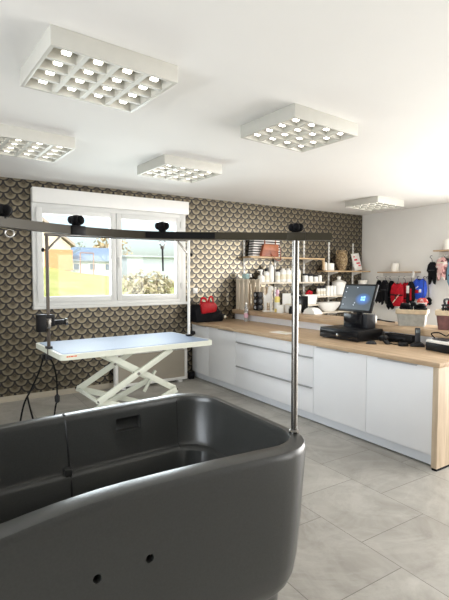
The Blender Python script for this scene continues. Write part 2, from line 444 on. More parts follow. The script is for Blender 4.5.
# the shop's other windows, outside the frame of the photograph (they let the daylight in)
def plain_window_x(name, x, y0, y1, z0, z1, n):
    w = thing(name, None, None); w['kind'] = 'structure'
    b = MB(); t = .06
    b.box(x-.04, x+.04, y0, y1, z0, z0+t); b.box(x-.04, x+.04, y0, y1, z1-t, z1)
    for i in range(n+1):
        yy = y0+(y1-y0-t)*i/n; b.box(x-.04, x+.04, yy, yy+t, z0+t, z1-t)
    b.build('window_frame', PVC, w, False)
    MB().box(x-.005, x+.005, y0+t, y1-t, z0+t, z1-t).build('glass_pane', GLASS, w, False)
plain_window_x('window_2', XR+.12, -1.6, 3.3, .1, 2.5, 4)
plain_window_x('window_3', XL-.12, -.6, 3.0, .9, 2.3, 3)
w4 = thing('window_4', None, None); w4['kind'] = 'structure'
b = MB()
b.box(3.2, 6.2, YF-.16, YF-.08, .05, .11); b.box(3.2, 6.2, YF-.16, YF-.08, 2.34, 2.4)
for x in (3.2, 4.67, 6.14): b.box(x, x+.06, YF-.16, YF-.08, .11, 2.34)
b.build('window_frame', PVC, w4, False)
MB().box(3.26, 6.14, YF-.125, YF-.115, .11, 2.34).build('glass_pane', GLASS, w4, False)

# wall switch on the wallpaper
sw = thing('wall_switch', 'small white switch plate on the scallop wallpaper right of the window', 'switch', (3.43, YB, 1.385))
MB().box(-.042, .042, -.010, 0, -.042, .042, .004).build('switch_plate', HOLDW, sw)
MB().box(-.028, .028, -.015, -.010, -.028, .028, .002).build('rocker', HOLDW, sw)

# ------------------------------------------------------------------ ceiling lamps
def lamp(label, x, y):
    w, d, h = .735, .62, .10
    t = thing('ceiling_light', label, 'ceiling light', (x, y, H), math.radians(5), 'square ceiling lights with sixteen cells')
    e = .022
    b = MB()
    b.box(-w/2, w/2, -d/2, -d/2+e, -h, 0, .003); b.box(-w/2, w/2, d/2-e, d/2, -h, 0, .003)
    b.box(-w/2, -w/2+e, -d/2+e, d/2-e, -h, 0, .003); b.box(w/2-e, w/2, -d/2+e, d/2-e, -h, 0, .003)
    b.box(-w/2+e, w/2-e, -d/2+e, d/2-e, -.03, 0)
    b.build('housing', LAMPW, t)
    g = MB(); cw, cd = (w-2*e)/4, (d-2*e)/4
    g0 = -h+.004
    for i in range(1, 4):
        xx = -w/2+e+cw*i; g.prism([(xx-.006, -.03), (xx+.006, -.03), (xx+.014, g0), (xx-.014, g0)], -d/2+e, d/2-e)
        yy = -d/2+e+cd*i; g.prism([(yy-.005, -.031), (yy+.005, -.031), (yy+.013, g0+.0012), (yy-.013, g0+.0012)], -(w/2-e), w/2-e, Matrix.Rotation(PI/2, 4, 'Z'))
    g.build('louvre_grid', LAMPW, t)
    for i in range(4):
        for j in range(4):
            cx, cy = -w/2+e+cw*(i+.5), -d/2+e+cd*(j+.5)
            k = MB().box(cx-.023, cx+.023, cy-.015, cy+.015, -.082, -.070, .005)
            k.build('bulb', LED, t)
            MB().box(cx-.03, cx+.03, cy-.018, cy+.018, -.070, -.029, .004).build('bulb_holder', LAMPW, t)
    return t
lamp('large square ceiling light nearest the camera, above the tub, top left of the photo', .835, 2.735)
lamp('square ceiling light cut off at the left edge, before the window', .67, 4.47)
lamp('square ceiling light just in front of the right end of the window shutter box', 2.31, 4.60)
lamp('square ceiling light in the middle of the ceiling, over the open floor', 2.53, 2.86)
lamp('farthest square ceiling light, small, near the corner with the white wall', 6.08, 5.0)

# ------------------------------------------------------------------ cabinets
XC = 3.43       # cabinet fronts
def handle_lip(y0, y1, z, m=ALU):
    return MB().prism([(-.018, z-.013), (-.015, z-.013), (-.013, z-.004), (.0, z-.003), (.0, z), (-.016, z)], y0, y1)
def base_cab(label, y0, y1, ha, hb):
    t = thing('base_cabinet', label, 'kitchen cabinet', (XC, y0, 0), 0, 'white base cabinets of the counter')
    w = y1-y0
    MB().box(.022, .58, .001, w-.001, .1, .858).build('cabinet_body', CABW, t, False)
    d = MB().box(0, .02, .002, w-.002, .115, .855, .0015).build('cabinet_door', CABW, t)
    handle_lip(ha*w, hb*w, .858).build('handle', ALU, d)
    return t
base_cab('white one-door base cabinet at the near counter end beside the oak panel', 2.182, 2.872, .22, .80)
base_cab('white one-door base cabinet right of the drawers, under the cash register', 2.872, 3.58, .30, .92)
base_cab('white one-door base cabinet just left of the wide drawers', 5.08, 5.778, .05, .60)
base_cab('white base cabinet farthest along the counter, against the wallpaper wall', 5.778, 6.285, .1, .7)
t = thing('drawer_cabinet', 'wide white cabinet of three stacked drawers in the middle of the counter', 'kitchen cabinet', (XC, 3.58, 0))
MB().box(.022, .58, .001, 1.499, .1, .858).build('cabinet_body', CABW, t, False)
for z0, z1, hh in ((.115, .392, 1), (.396, .722, 1), (.726, .855, 0)):
    d = MB().box(0, .02, .003, 1.497, z0, z1, .0015).build('drawer', CABW, t)
    if hh: handle_lip(.01, 1.47, z1+.002).build('handle', ALU, d)
tag(MB().box(XC+.045, XC+.065, 2.182, 6.285, .012, .098).build('plinth', PLINTHM), 'long pale plinth along the foot of the white counter cabinets', 'plinth')
b = MB().box(3.405, 4.24, 2.125, 6.275, .86, .90, .003)
tag(b.build('worktop', OAK), 'long oak worktop on the white counter cabinets', 'worktop')
ep = thing('end_panel', 'oak panel closing the near end of the counter', 'end panel', (0, 0, 0))
MB().box(3.405, 4.235, 2.13, 2.18, .02, .859, .002).build('panel', OAKZ, ep)
MB().box(3.41, 4.23, 2.133, 2.177, 0, .02).build('foot_strip', BLACKM, ep)
rp = MB().box(4.243, 4.263, 2.14, 6.27, 0, .994)
tag(rp.build('back_panel', CABW), 'white upright panel behind the worktop, under the raised oak ledge', 'panel')
lg = thing('raised_ledge', 'raised oak ledge running behind the worktop along the whole counter', 'ledge')
MB().box(4.18, 4.64, 2.125, 6.27, .996, 1.066, .003).build('ledge_board', OAK, lg)
bk = MB()
for yy in (2.3, 3.6, 4.9, 6.15): bk.box(4.30, 4.60, yy, yy+.04, 0, .996)
bk.build('support', CABW, lg)
ZL, ZW = 1.066, .90

# the counter stands a touch out of square with the room
PIV = Matrix.Translation((3.43, 2.15, 0)) @ Matrix.Rotation(math.radians(.9), 4, 'Z') @ Matrix.Translation((-3.43, -2.15, 0))
for o in list(COL.objects):
    if o.parent is None and o.get('category') in ('kitchen cabinet', 'plinth', 'worktop', 'end panel', 'panel', 'ledge'):
        loc = PIV @ o.location
        o.location = loc; o.rotation_euler = (0, 0, math.radians(.9))
# ------------------------------------------------------------------ the tub
def rr(x0, x1, y0, y1, r, n=8, m=14):
    pts = []
    def seg(p, q):
        for i in range(m): pts.append((p[0]+(q[0]-p[0])*i/m, p[1]+(q[1]-p[1])*i/m))
    def arc(cx, cy, a0):
        for i in range(n): a = a0+PI/2*i/n; pts.append((cx+r*math.cos(a), cy+r*math.sin(a)))
    seg((x0+r, y0), (x1-r, y0)); arc(x1-r, y0+r, -PI/2)
    seg((x1, y0+r), (x1, y1-r)); arc(x1-r, y1-r, 0)
    seg((x1-r, y1), (x0+r, y1)); arc(x0+r, y1-r, PI/2)
    seg((x0, y1-r), (x0, y0+r)); arc(x0+r, y0+r, PI)
    return pts
TX0, TX1, TY0, TY1 = -.10, 1.166, 1.145, 2.083
def near_bow(p, z, amt):
    x, y = p; yc = (TY0+TY1)/2
    w = max(0, min(1, (yc-y)/(yc-1.235)))**3
    u = max(0, min(1, (x-TX0)/(TX1-TX0)))
    s = math.sin(PI*u)
    k = max(0, (z-.55)/.45)
    wf = max(0, min(1, (y-yc)/(TY1-yc)))
    y -= .062*wf*max(0, min(1.2, (1.02-x)/.83))
    return (x, y+.040*w*s*amt*k, z + (-.002*w - .055*w*max(0, (.45-x)/.55)**2)*amt*k)
rings = []
def ring_out(ins, z, r=.185): rings.append([near_bow(p, z, 1) for p in rr(TX0+ins, TX1-ins, TY0+ins, TY1-ins, max(.04, r-ins*.3))])
IX0, IX1, IY0, IY1 = -.02, 1.132, 1.222, 2.012
def ring_in(ins, z, r=.15): rings.append([near_bow(p, z, 1) for p in rr(IX0+ins, IX1-ins, IY0+ins, IY1-ins, max(.04, r-ins*.3))])
for ins, z in ((.092, 0), (.078, .43), (.074, .452), (.064, .468), (.046, .49), (.034, .525), (.026, .58), (.016, .70), (.007, .85), (0, .972), (.001, .990), (.005, .998), (.011, 1.0)): ring_out(ins, z)
for ins, z in ((-.008, 1.0), (-.002, .998), (.001, .992), (.003, .97), (.014, .775), (.022, .762), (.040, .757), (.050, .745), (.066, .60), (.085, .52), (.14, .50)): ring_in(ins, z)
tb = bmesh.new(); vr = [[tb.verts.new(p) for p in r] for r in rings]
for A, B in zip(vr, vr[1:]):
    n = len(A)
    for k in range(n): tb.faces.new((A[k], A[(k+1) % n], B[(k+1) % n], B[k]))
tb.faces.new(list(reversed(vr[0]))); tb.faces.new(vr[-1])
bmesh.ops.recalc_face_normals(tb, faces=tb.faces[:])
tub = thing('bath_tub', 'big dark grey dog washing tub with overhead rail in the foreground', 'bath tub')
m = MB(); m.bm.free(); m.bm = tb
shell = m.build('tub_shell', TUBM, tub)
# grip slot cut into the far inside wall, and the two screw holes of the near outside wall
cut = MB().box(.665, .785, 1.93, 2.025, .885, .948, .006)
cut.lathe([(.0125, 0), (.0125, .075)], 20, M=Matrix.Translation((.337, 1.135, .787)) @ Matrix.Rotation(-PI/2, 4, 'X'))
cut.lathe([(.0125, 0), (.0125, .075)], 20, M=Matrix.Translation((.490, 1.135, .790)) @ Matrix.Rotation(-PI/2, 4, 'X'))
co = cut.build('cutter', TUBM, None, False)
md = shell.modifiers.new('b', 'BOOLEAN'); md.operation = 'DIFFERENCE'; md.object = co; md.solver = 'EXACT'
dg = bpy.context.evaluated_depsgraph_get(); dg.update()
me = bpy.data.meshes.new_from_object(shell.evaluated_get(dg)); shell.modifiers.clear(); shell.data = me
for p in me.polygons: p.use_smooth = True
me.set_sharp_from_angle(angle=math.radians(38))
bpy.data.objects.remove(co)
for x, z in ((.337, .787), (.490, .790)):
    o = MB().lathe([(.0118, 0), (.0118, .010), (.008, .012), (.006, .008)], 18, M=Matrix.Translation((x, 1.209, z)) @ Matrix.Rotation(PI/2, 4, 'X')).build('screw_cap', BLACKM, tub)
    tag(o, 'small round black screw cap on the near side of the tub')
# joints of the tub panels
j = MB().tube([(.44, 2.012, 1.0015), (.44, 1.988, 1.0015), (.44, 1.975, .985), (.445, 1.970, .88), (.45, 1.9645, .775), (.45, 1.938, .757), (.45, 1.926, .70), (.45, 1.920, .60)], .0048, 6)
j.build('panel_joint', TUBD, tub)
j = MB().tube([(.985, 2.0075, .985), (.985, 2.001, .88), (.985, 1.9955, .775), (.985, 1.965, .757), (.985, 1.952, .70), (.985, 1.946, .60)], .002, 6)
j.build('panel_joint', TUBD, tub)
MB().box(.425, .455, 1.928, 1.966, .755, .785, .004).build('joint_clip', TUBM, tub)
# posts, rail, knobs
PX, PY, ZB = 1.145, 1.306, 1.753
def post(x, y, z0=.97):
    o = MB().lathe([(.0125, 0), (.0125, ZB-z0-.012)], 20, (x, y, z0)).build('post', STEEL, tub)
    MB().lathe([(.021, 0), (.021, .006), (.0135, .012)], 20, (x, y, 1.0)).build('post_collar', STEEL, o)
    return o
post(PX, PY); post(-.005, 1.30)
def smooth_path(cs, n=8):
    out = []
    for i in range(len(cs)-1):
        p0, p1, p2, p3 = [Vector(cs[max(0, min(len(cs)-1, i+k))]) for k in (-1, 0, 1, 2)]
        for j in range(n):
            t = j/n
            out.append(.5*((2*p1)+(-p0+p2)*t+(2*p0-5*p1+4*p2-p3)*t*t+(-p0+3*p1-3*p2+p3)*t**3))
    out.append(Vector(cs[-1])); return out
rp_ = smooth_path([(1.262, 1.24, ZB), (PX, PY, ZB), (.874, 1.452, ZB), (.662, 1.548, ZB), (.472, 1.549, ZB), (.326, 1.50, ZB), (.20, 1.435, ZB), (.10, 1.37, ZB), (-.005, 1.30, ZB), (-.10, 1.235, ZB)])
MB().tube(rp_, 0, rect=(.026, .0275)).build('overhead_rail', RAILM, tub)
sl = [p for p in rp_ if .63 < p.x < .875]
MB().tube(sl, 0, rect=(.030, .0215)).build('rail_sleeve', BLACK, tub)
MB().beam((PX+.03, PY-.018, ZB), (PX-.03, PY+.018, ZB), .031, .031, .003).build('rail_clamp', RAILM, tub)
def knob(x, y, s=1.):
    o = MB(); h0 = ZB+.012
    for q in range(5):
        a = q*2*PI/5+.35; o.sphere((x+.0165*s*math.cos(a), y+.0165*s*math.sin(a), h0+.022), .0125*s, (1, 1, 1.15), 12)
    o.lathe([(.012*s, .004), (.019*s, .010), (.020*s, .026), (.012*s, .036), (.004*s, .038)], 20, (x, y, h0))
    o.lathe([(.014, 0), (.012, .010)], 16, (x, y, ZB+.010))
    return o.build('knob', BLACKM, tub)
knob(PX, PY, 1.05); knob(.698, 1.533, .95); knob(.385, 1.519, .98); knob(.152, 1.405, 1.05)
for x, y, a in ((.385, 1.519, .25),):
    MB().box(-.026, .026, -.0145, .0145, -.0152, .0152, .003, Matrix.Translation((x, y, ZB)) @ Matrix.Rotation(a, 4, 'Z')).build('slide_block', BLACK, tub)
# rings hanging from the rail
def ring(label, x, y, strap):
    t = thing('tether_ring', label, 'ring', (x, y, ZB-.0165))
    MB().torus((0, 0, -.0115), .0115, .0022).build('ring', CHROME, t)
    if strap:
        MB().beam((0, 0, -.0245), (.002, 0, -.115), .0065, .004, .001, (0, 1, 0)).build('strap', GREYD, t)
        MB().box(-.007, .007, -.004, .004, -.033, -.024, .002).build('swivel', STEEL, t)
ring('steel ring with a grey strap hanging from the tub rail in front of the window', .698, 1.533, True)
ring('bare steel ring hanging from the rail near the left edge of the photo', .172, 1.418, False)

# ------------------------------------------------------------------ grooming table
gt = thing('grooming_table', 'cream grooming table with blue top and scissor legs beside the window', 'grooming table', (1.70, 4.70, 0), math.radians(3.4))
tw, td = 1.66, .96   # along local x, local y
b = MB()
cr = .07
def plate(x0, x1, y0, y1, r, z0, z1, bev):
    q = MB(); pts = rr(x0, x1, y0, y1, r, 6, 2)
    q.prism([(x, -y) for x, y in pts], z0, z1, Matrix.Rotation(PI/2, 4, 'X') , 0)
    return q
def plate2(x0, x1, y0, y1, r, z0, z1):
    q = MB(); bm = bmesh.new(); pts = rr(x0, x1, y0, y1, r, 6, 2)
    A = [bm.verts.new((x, y, z0)) for x, y in pts]; B = [bm.verts.new((x, y, z1)) for x, y in pts]; n = len(A)
    bm.faces.new(list(reversed(A))); bm.faces.new(B)
    for k in range(n): bm.faces.new((A[k], A[(k+1) % n], B[(k+1) % n], B[k]))
    q._add(bm); return q
plate2(-tw/2, tw/2, -td/2, td/2, .05, .845, .897).build('tabletop', TABW, gt)
plate2(-tw/2+.03, tw/2-.03, -td/2+.028, td/2-.028, .04, .897, .901).build('table_mat', TABB, gt)
mk = MB()
for k, (a, w) in enumerate(((0, .018), (.022, .012), (.038, .02), (.062, .01), (.076, .016))): mk.box(-tw/2+.05+a, -tw/2+.05+a+w, -td/2-.0015, -td/2+.001, .872, .884)
tag(mk.build('maker_mark', mat('orange_red_print', (.70, .16, .05), .5), gt), 'small orange red lettering at the left end of the front edge')
# scissor legs: upper and lower cross on the near and on the far side
def leg(x0, z0, x1, z1, y): return MB().beam((x0, y, z0), (x1, y, z1), .028, .062, .004).build('scissor_leg', TABW, gt)
for y, dx in ((-.40, 0.), (.22, 0.)):
    leg(-.46, .395, .34, .835, y); leg(-.36, .835, .40, .395, y+.045)
    leg(-.46, .395, .34, .10, y+.045); leg(-.36, .10, .40, .395, y)
pv = MB()
for y in (-.39, .23): pv.bar((-.045, y-.03, .62), (-.045, y+.075, .62), .016); 
for xx, z in ((-.46, .395), (.40, .395)): pv.bar((xx, -.41, z), (xx, .29, z), .014)
pv.build('pivot', STEEL, gt)
MB().beam((-.46, -.40, .395), (-.46, .24, .395), .03, .03, .003).build('cross_bar', TABW, gt)
MB().beam((.16, -.1, .34), (.30, -.1, .56), .03, .03, .003).build('lift_strut', TABW, gt)
b = MB(); b.box(-.52, .46, -.44, -.38, .03, .085, .006); b.box(-.52, .46, .21, .27, .03, .085, .006); b.box(-.52, -.46, -.38, .21, .03, .085, .006); b.box(.40, .46, -.38, .21, .03, .085, .006)
b.build('base_frame', TABW, gt)
for x in (-.49, .43):
    for y in (-.41, .24): MB().lathe([(.025, 0), (.025, .03)], 14, (x, y, 0)).build('foot', BLACK, gt)
cbx = MB().box(-tw/2-.04, -tw/2+.03, -.03, .05, .79, .845, .01).build('control_box', BLACK, gt)
def cable(pts, r=.0085): return MB().tube(smooth_path(pts, 6), r, 8)
cable([(-.86, 0, .82), (-.92, -.05, .68), (-1.0, -.06, .52), (-1.06, -.06, .40), (-1.10, -.06, .22), (-1.12, -.06, .03)]).build('cable', BLACKM, gt)
cable([(-1.03, -.06, .46), (-1.01, -.05, .36), (-.98, -.05, .22), (-.94, -.04, .03)]).build('cable', BLACKM, gt)
cable([(-.83, 0, .83), (-.79, -.05, .76), (-.76, -.06, .62), (-.755, -.06, .46), (-.755, -.06, .40), (-.78, -.06, .28), (-.80, -.06, .03)]).build('cable', BLACKM, gt)
MB().lathe([(.012, 0), (.024, .012), (.026, .06), (.014, .08)], 14, (-.755, -.06, .36)).build('plug', BLACK, gt)
# grooming arm: two posts and a cross tube clamped on the table
zt = 2.01
ga = MB().bar((-.84, 0, zt), (.795, 0, zt+.02), .0155, 16).build('cross_tube', STEEL, gt, loc=(0, -.04, 0))
MB().bar((-.82, 0, .80), (-.82, 0, zt), .0165, 16).build('post', mat('bronze_grey_metal', (.07, .055, .042), .3, .3), ga)
MB().bar((.775, 0, .80), (.775, 0, zt+.02), .0165, 16).build('post', HOLDW, ga)
for x0, x1, zz in ((-.82, -.68, 1.87), (.775, .63, 1.87)):
    MB().beam((x0, 0, zz-.01), (x1, 0, zt), .012, .022, .002).build('brace', STEEL, ga)
for x, s in ((-.82, -1), (.775, 1)):
    MB().bar((x, 0, 1.86), (x+s*.03, 0, 1.86), .006).build('screw', BLACK, ga)
    MB().lathe([(.018, 0), (.02, .01), (.012, .022)], 24, M=Matrix.Translation((x+s*.028, 0, 1.86)) @ Matrix.Rotation(s*PI/2, 4, 'Y'), lobes=5, amp=.15).build('knob', BLACKM, ga)
# clamps at the table edge
for x, s in ((-.82, -1), (.775, 1)):
    MB().box(x-.03, x+.03, -.03, .03, .902, .925, .004).build('clamp', BLACK if s > 0 else GREYD, ga)
    MB().box(x-.03, x+.03, -.03, .03, .80, .843, .004).build('clamp', BLACK if s > 0 else GREYD, ga)
MB().lathe([(.026, 0), (.028, .02), (.018, .045)], 24, M=Matrix.Translation((.81, 0, .935)) @ Matrix.Rotation(PI/2, 4, 'Y'), lobes=5, amp=.15).build('knob', BLACKM, ga)
b = MB(); b.box(-.93, -.845, -.04, .04, 1.07, 1.24, .008); b.box(-.80, -.765, -.035, .035, 1.12, 1.235, .006); b.box(-.93, -.765, -.038, .038, 1.20, 1.235, .006)
sb_ = b.build('slide_clamp', BLACK, ga)
MB().box(-.845, -.80, -.032, .032, 1.10, 1.20, .006).build('clamp_jaw', STEEL, ga)
MB().beam((-.765, 0, 1.155), (-.66, 0, 1.155), .03, .045, .004).build('clamp_arm', BLACK, ga)
MB().lathe([(.034, 0), (.034, .02)], 16, M=Matrix.Translation((-.66, 0, 1.155)) @ Matrix.Rotation(PI/2, 4, 'Y')).build('end_cap', STEEL, ga)

# low white-framed panel standing against the wall
hp = thing('panel_heater', 'low panel with white frame and taupe front standing below the window', 'panel heater', (2.62, 6.16, 0))
b = MB(); b.box(-.57, .57, -.05, .05, .49, .56, .015); b.box(-.57, .57, -.05, .05, .03, .075, .012); b.box(-.57, -.525, -.05, .05, .075, .49, .01); b.box(.525, .57, -.05, .05, .075, .49, .01)
b.build('frame', HOLDW, hp)
MB().box(-.525, .525, -.035, .03, .075, .49).build('front_panel', HEATF, hp)
b = MB()
for k in range(3): b.box(-.50, .50, -.052, -.048, .505+.017*k, .511+.017*k)
b.build('vent_slot', GREYD, hp)
for x in (-.45, .45): MB().box(x-.03, x+.03, -.06, .06, 0, .03, .004).build('foot', HOLDW, hp)
fk = thing('floor_socket_box', 'small black box on the floor between panel heater and counter', 'box', (3.30, 6.20, 0))
MB().box(-.045, .045, -.03, .03, 0, .11, .008).build('box_body', BLACK, fk)
MB().box(-.03, .03, -.034, -.029, .05, .09, .003).build('box_front', GREYD, fk)

# ------------------------------------------------------------------ wall shelves on the wallpaper
for x, w in ((4.37, 'leftmost, left of the striped bag'), (5.04, 'behind the white bottles, second from left'), (5.72, 'just right of the tub post, third from left'), (6.36, 'left of the wicker vase, fourth from left'), (7.03, 'rightmost, behind the white and red card')):
    t = thing('shelf_rail', 'white slotted wall rail ' + w, 'shelf rail', (x, YB, 0), 0, 'white shelf rails on the wallpaper')
    MB().box(-.016, .016, -.016, 0, .55, 2.27, .002).build('rail', HOLDW, t)
    b = MB()
    for k in range(24): b.box(-.004, .004, -.0175, -.0155, .62+.068*k, .65+.068*k)
    b.build('slot', GREYD, t)
def shelf(label, x0, x1, z, m, xs, th=.026, y0=6.05):
    t = thing('wall_shelf', label, 'shelf', (x0, YB-.018, z), 0, 'shelves on the wallpaper wall')
    MB().box(0, x1-x0, y0-YB+.018, 0, -th, 0, .002).build('board', m, t)
    for x in xs:
        MB().prism([(0, -th), (-.22, -th), (-.22, -th-.012), (-.03, -th-.06), (0, -th-.07)], -.006, .006, Matrix.Translation((x-x0, 0, 0)) @ Matrix.Rotation(PI/2, 4, 'Z')).build('bracket', HOLDW, t)
    return t
PALE = mat('pale_birch_board', (.62, .56, .46), .5, var=.04)
s_top = shelf('oak top shelf carrying the striped bag and brown handbag', 4.33, 6.02, 1.945, OAKX, (4.37, 5.04, 5.72))
MB().box(1.655, 1.685, -.232, -.19, -.215, -.027, .003).build('end_panel', OAKX, s_top)
shelf('oak shelf carrying the wicker vase and the red and white card', 6.04, 7.27, 1.722, OAKX, (6.36, 7.03))
shelf('pale shelf carrying the row of white shampoo bottles', 4.40, 6.03, 1.512, PALE, (5.04, 5.72))
shelf('pale shelf carrying small flasks and the white lidded urn', 5.85, 7.27, 1.25, PALE, (6.36, 7.03))
shelf('short pale shelf carrying the white bucket', 5.10, 5.88, 1.103, PALE, (5.72,))
shelf('lowest pale shelf carrying the white oval basin behind the ledge', 5.85, 7.0, .95, PALE, (6.36,))

def put(name, label, cat, x, y, z, rz=0., group=None): return thing(name, label, cat, (x, y, z+.0005), rz, group)
# striped bag and handbag
t = put('striped_bag', 'black and white striped bag standing behind the brown handbag', 'bag', 4.73, 6.19, 1.945)
MB().prism([(-.31, 0), (.30, 0), (.27, .33), (-.27, .33)], -.07, .07, bev=.012).build('bag_body', STRIPE, t)
MB().tube(smooth_path([(-.12, 0, .32), (-.10, 0, .40), (.10, 0, .40), (.12, 0, .32)]), .008).build('handle', BLACKF, t)
t = put('handbag', 'brown leather handbag with long strap in front of the striped bag', 'handbag', 4.74, 6.08, 1.945)
MB().prism([(-.19, 0), (.19, 0), (.16, .20), (-.13, .20)], -.035, .035, bev=.014).build('bag_body', LEATH, t)
MB().prism([(-.135, .205), (.165, .205), (.18, .10), (-.16, .11)], -.041, -.036, bev=.002).build('flap', mat('light_brown_leather', (.36, .11, .04), .45, var=.15), t)
MB().tube(smooth_path([(-.10, -.01, .19), (-.10, -.01, .28), (-.06, -.01, .33)]), .011).build('handle', LEATH, t)
MB().tube(smooth_path([(.12, -.01, .19), (.13, -.01, .28), (.08, -.01, .34)]), .011).build('handle', LEATH, t)
MB().tube(smooth_path([(.15, -.02, .20), (.21, -.035, .16), (.205, -.055, .0), (.19, -.06, -.06), (.10, -.06, -.05), (.03, -.055, 0.02), (.0, -.05, .05)]), .007).build('strap', LEATH, t)

# bottles on the middle shelf
def bottle(name, label, x, y, z, r, h, body, cap, caph, group=None, neck=True, lab=None):
    t = put(name, label, 'bottle', x, y, z, 0, group)
    hb = h-caph
    MB().lathe([(r*.93, 0), (r, .008), (r, hb*.90), (r*.82, hb*.96), (r*.62, hb)], 18).build('bottle_body', body, t)
    MB().lathe([(r*.64, hb), (r*.64, h-.004), (r*.56, h)], 14).build('cap', cap, t)
    if lab: MB().lathe([(r*1.02, hb*.22), (r*1.02, hb*.62)], 18).build('paper_label', lab, t)
    return t
Z3 = 1.512
t = put('pump_bottle', 'white pump bottle leftmost on the middle bottle shelf', 'bottle', 4.61, 6.13, Z3)
MB().lathe([(.055, 0), (.06, .01), (.058, .10), (.022, .125)], 18).build('bottle_body', WHITEP, t)
b = MB(); b.lathe([(.022, .12), (.02, .17), (.028, .19), (.028, .215)], 14); b.beam((0, 0, .205), (-.06, 0, .200), .02, .016, .003); b.build('pump_head', WHITEP, t)
bottle('shampoo_bottle', 'white bottle with a black cap next to the pump bottle', 4.72, 6.13, Z3, .05, .235, WHITEP, BLACK, .05, lab=CREAM)
bottle('shampoo_bottle', 'tallest white bottle on the middle shelf', 4.83, 6.14, Z3, .05, .30, WHITEP, WHITEP, .02, lab=None)
bottle('shampoo_bottle', 'white bottle with dark cap right of the tallest bottle', 4.96, 6.12, Z3, .045, .22, WHITEP, GREYD, .04, lab=CREAM)
for i, (x, w) in enumerate(((5.075, 'first'), (5.19, 'second'), (5.305, 'third'), (5.42, 'fourth'))):
    bottle('shampoo_bottle', w + ' from left of four equal white bottles left of the tub post', x, 6.12, Z3, .054, .235, WHITEP, WHITEP, .02, 'four equal white bottles', lab=CREAM)
def jar(label, x, y, z, r, h, body, lid, group=None):
    t = put('jar', label, 'jar', x, y, z, 0, group)
    MB().lathe([(r*.94, 0), (r, .006), (r, h*.70), (r*.9, h*.76)], 18).build('jar_body', body, t)
    MB().lathe([(r*.95, h*.76), (r*.97, h-.006), (r*.9, h)], 18).build('lid', lid, t)
    return t
for x, h, w in ((5.60, .15, 'first, next to the tub post'), (5.72, .135, 'second of three'), (5.85, .125, 'third of three')):
    jar('white jar with black lid on the middle shelf, ' + w, x, 6.12, Z3, .05, h, WHITEP, GREYD, 'black-lidded jars on the middle shelf')
jar('plain white jar with white lid at the right end of the middle shelf', 5.965, 6.13, Z3, .042, .12, WHITEP, WHITEP)

# oak right shelf
Z2 = 1.722
t = put('candle', 'white block candle between shelf end panel and wicker vase', 'candle', 6.24, 6.14, Z2)
MB().lathe([(.075, 0), (.078, .01), (.078, .13), (.07, .138)], 20).build('wax', WAX, t); MB().bar((0, 0, .137), (0, 0, .155), .003).build('wick', BLACK, t)
t = put('candle', 'small narrow white candle left of the block candle', 'candle', 6.115, 6.14, Z2)
MB().lathe([(.03, 0), (.03, .15), (.025, .155)], 16).build('wax', WAX, t); MB().bar((0, 0, .154), (0, 0, .17), .003).build('wick', BLACK, t)
t = put('wicker_vase', 'brown wicker vase with two handles on the oak shelf', 'vase', 6.56, 6.15, Z2)
MB().lathe([(.05, 0), (.085, .05), (.115, .15), (.115, .24), (.085, .32), (.06, .35), (.08, .39), (.072, .39), (.05, .35)], 24).build('vase_body', WICK, t)
for s in (-1, 1): MB().tube(smooth_path([(s*.10, 0, .28), (s*.145, 0, .33), (s*.125, 0, .38), (s*.072, 0, .38)]), .012).build('handle', WICK, t)
t = put('display_card', 'leaning white card with red print on the oak shelf', 'card', 6.99, 6.13, Z2)
M = Matrix.Rotation(math.radians(-12), 4, 'X') @ Matrix.Rotation(math.radians(-7), 4, 'Y')
MB().box(-.11, .11, -.03, -.02, .005, .345, .002, M).build('card', mat('white_card', (.82, .80, .77), .5), t)
b = MB()
for a, c, d, e in ((-.06, .03, .20, .235), (-.02, .08, .13, .16), (.02, .09, .085, .11), (-.07, -.02, .27, .29)): b.box(a, c, -.0315, -.0295, d, e, 0, M)
b.build('red_print', mat('red_print', (.65, .06, .09), .5), t)
b = MB().prism([(-.05, 0), (.05, 0), (0, .26)], -.02, -.012, Matrix.Translation((0, .085, .006))).build('stand', PALE, t)

# right lower shelf: flasks, tins, urn
Z4 = 1.25
for i, w in enumerate(('leftmost', 'middle', 'rightmost')):
    bottle('flask', w + ' of three small white flasks with dark caps beside the white tins', 5.91+.075*i, 6.11, Z4, .032, .19, WHITEP, GREYD, .05, 'three small capped flasks', lab=CREAM)
for i, w in enumerate(('left', 'middle', 'right')):
    t = put('tin', w + ' of three plain white tins in front of the white urn', 'tin', 6.145+.083*i, 6.095, Z4, 0, 'three white tins')
    MB().lathe([(.038, 0), (.039, .005), (.039, .165), (.037, .169)], 18).build('tin_body', WHITEP, t)
    MB().lathe([(.040, .169), (.040, .182), (.037, .185)], 18).build('lid', WHITEP, t)
t = put('urn', 'white lidded urn with knob on the shelf left of the screen', 'urn', 6.492, 6.15, Z4); t.scale = (.8, .8, .95)
MB().lathe([(.12, 0), (.15, .02), (.155, .20), (.165, .21), (.165, .25)], 24).build('urn_body', HOLDW, t)
MB().lathe([(.17, .25), (.165, .27), (.10, .295), (.045, .31), (.03, .325), (.05, .345), (.05, .37), (.025, .385)], 24).build('lid', HOLDW, t)
for i in range(3):
    t = put('gold_ornament', ('left', 'middle', 'right')[i] + ' of three little gold ornaments beside the white urn', 'ornament', 6.63+.062*i, 6.085, Z4, 0, 'three gold ornaments')
    b = MB(); b.sphere((0, 0, .028), .03); b.sphere((0, 0, .068), .02); b.build('body', GOLD, t); MB().sphere((0, 0, .09), .008).build('top_bead', GOLD, t)
t = put('candle', 'white candle on the shelf right behind the screen', 'candle', 7.16, 6.14, Z4)
MB().lathe([(.085, 0), (.09, .01), (.09, .28), (.08, .29)], 20).build('wax', WAX, t); MB().bar((0, 0, .288), (0, 0, .31), .003).build('wick', BLACK, t)

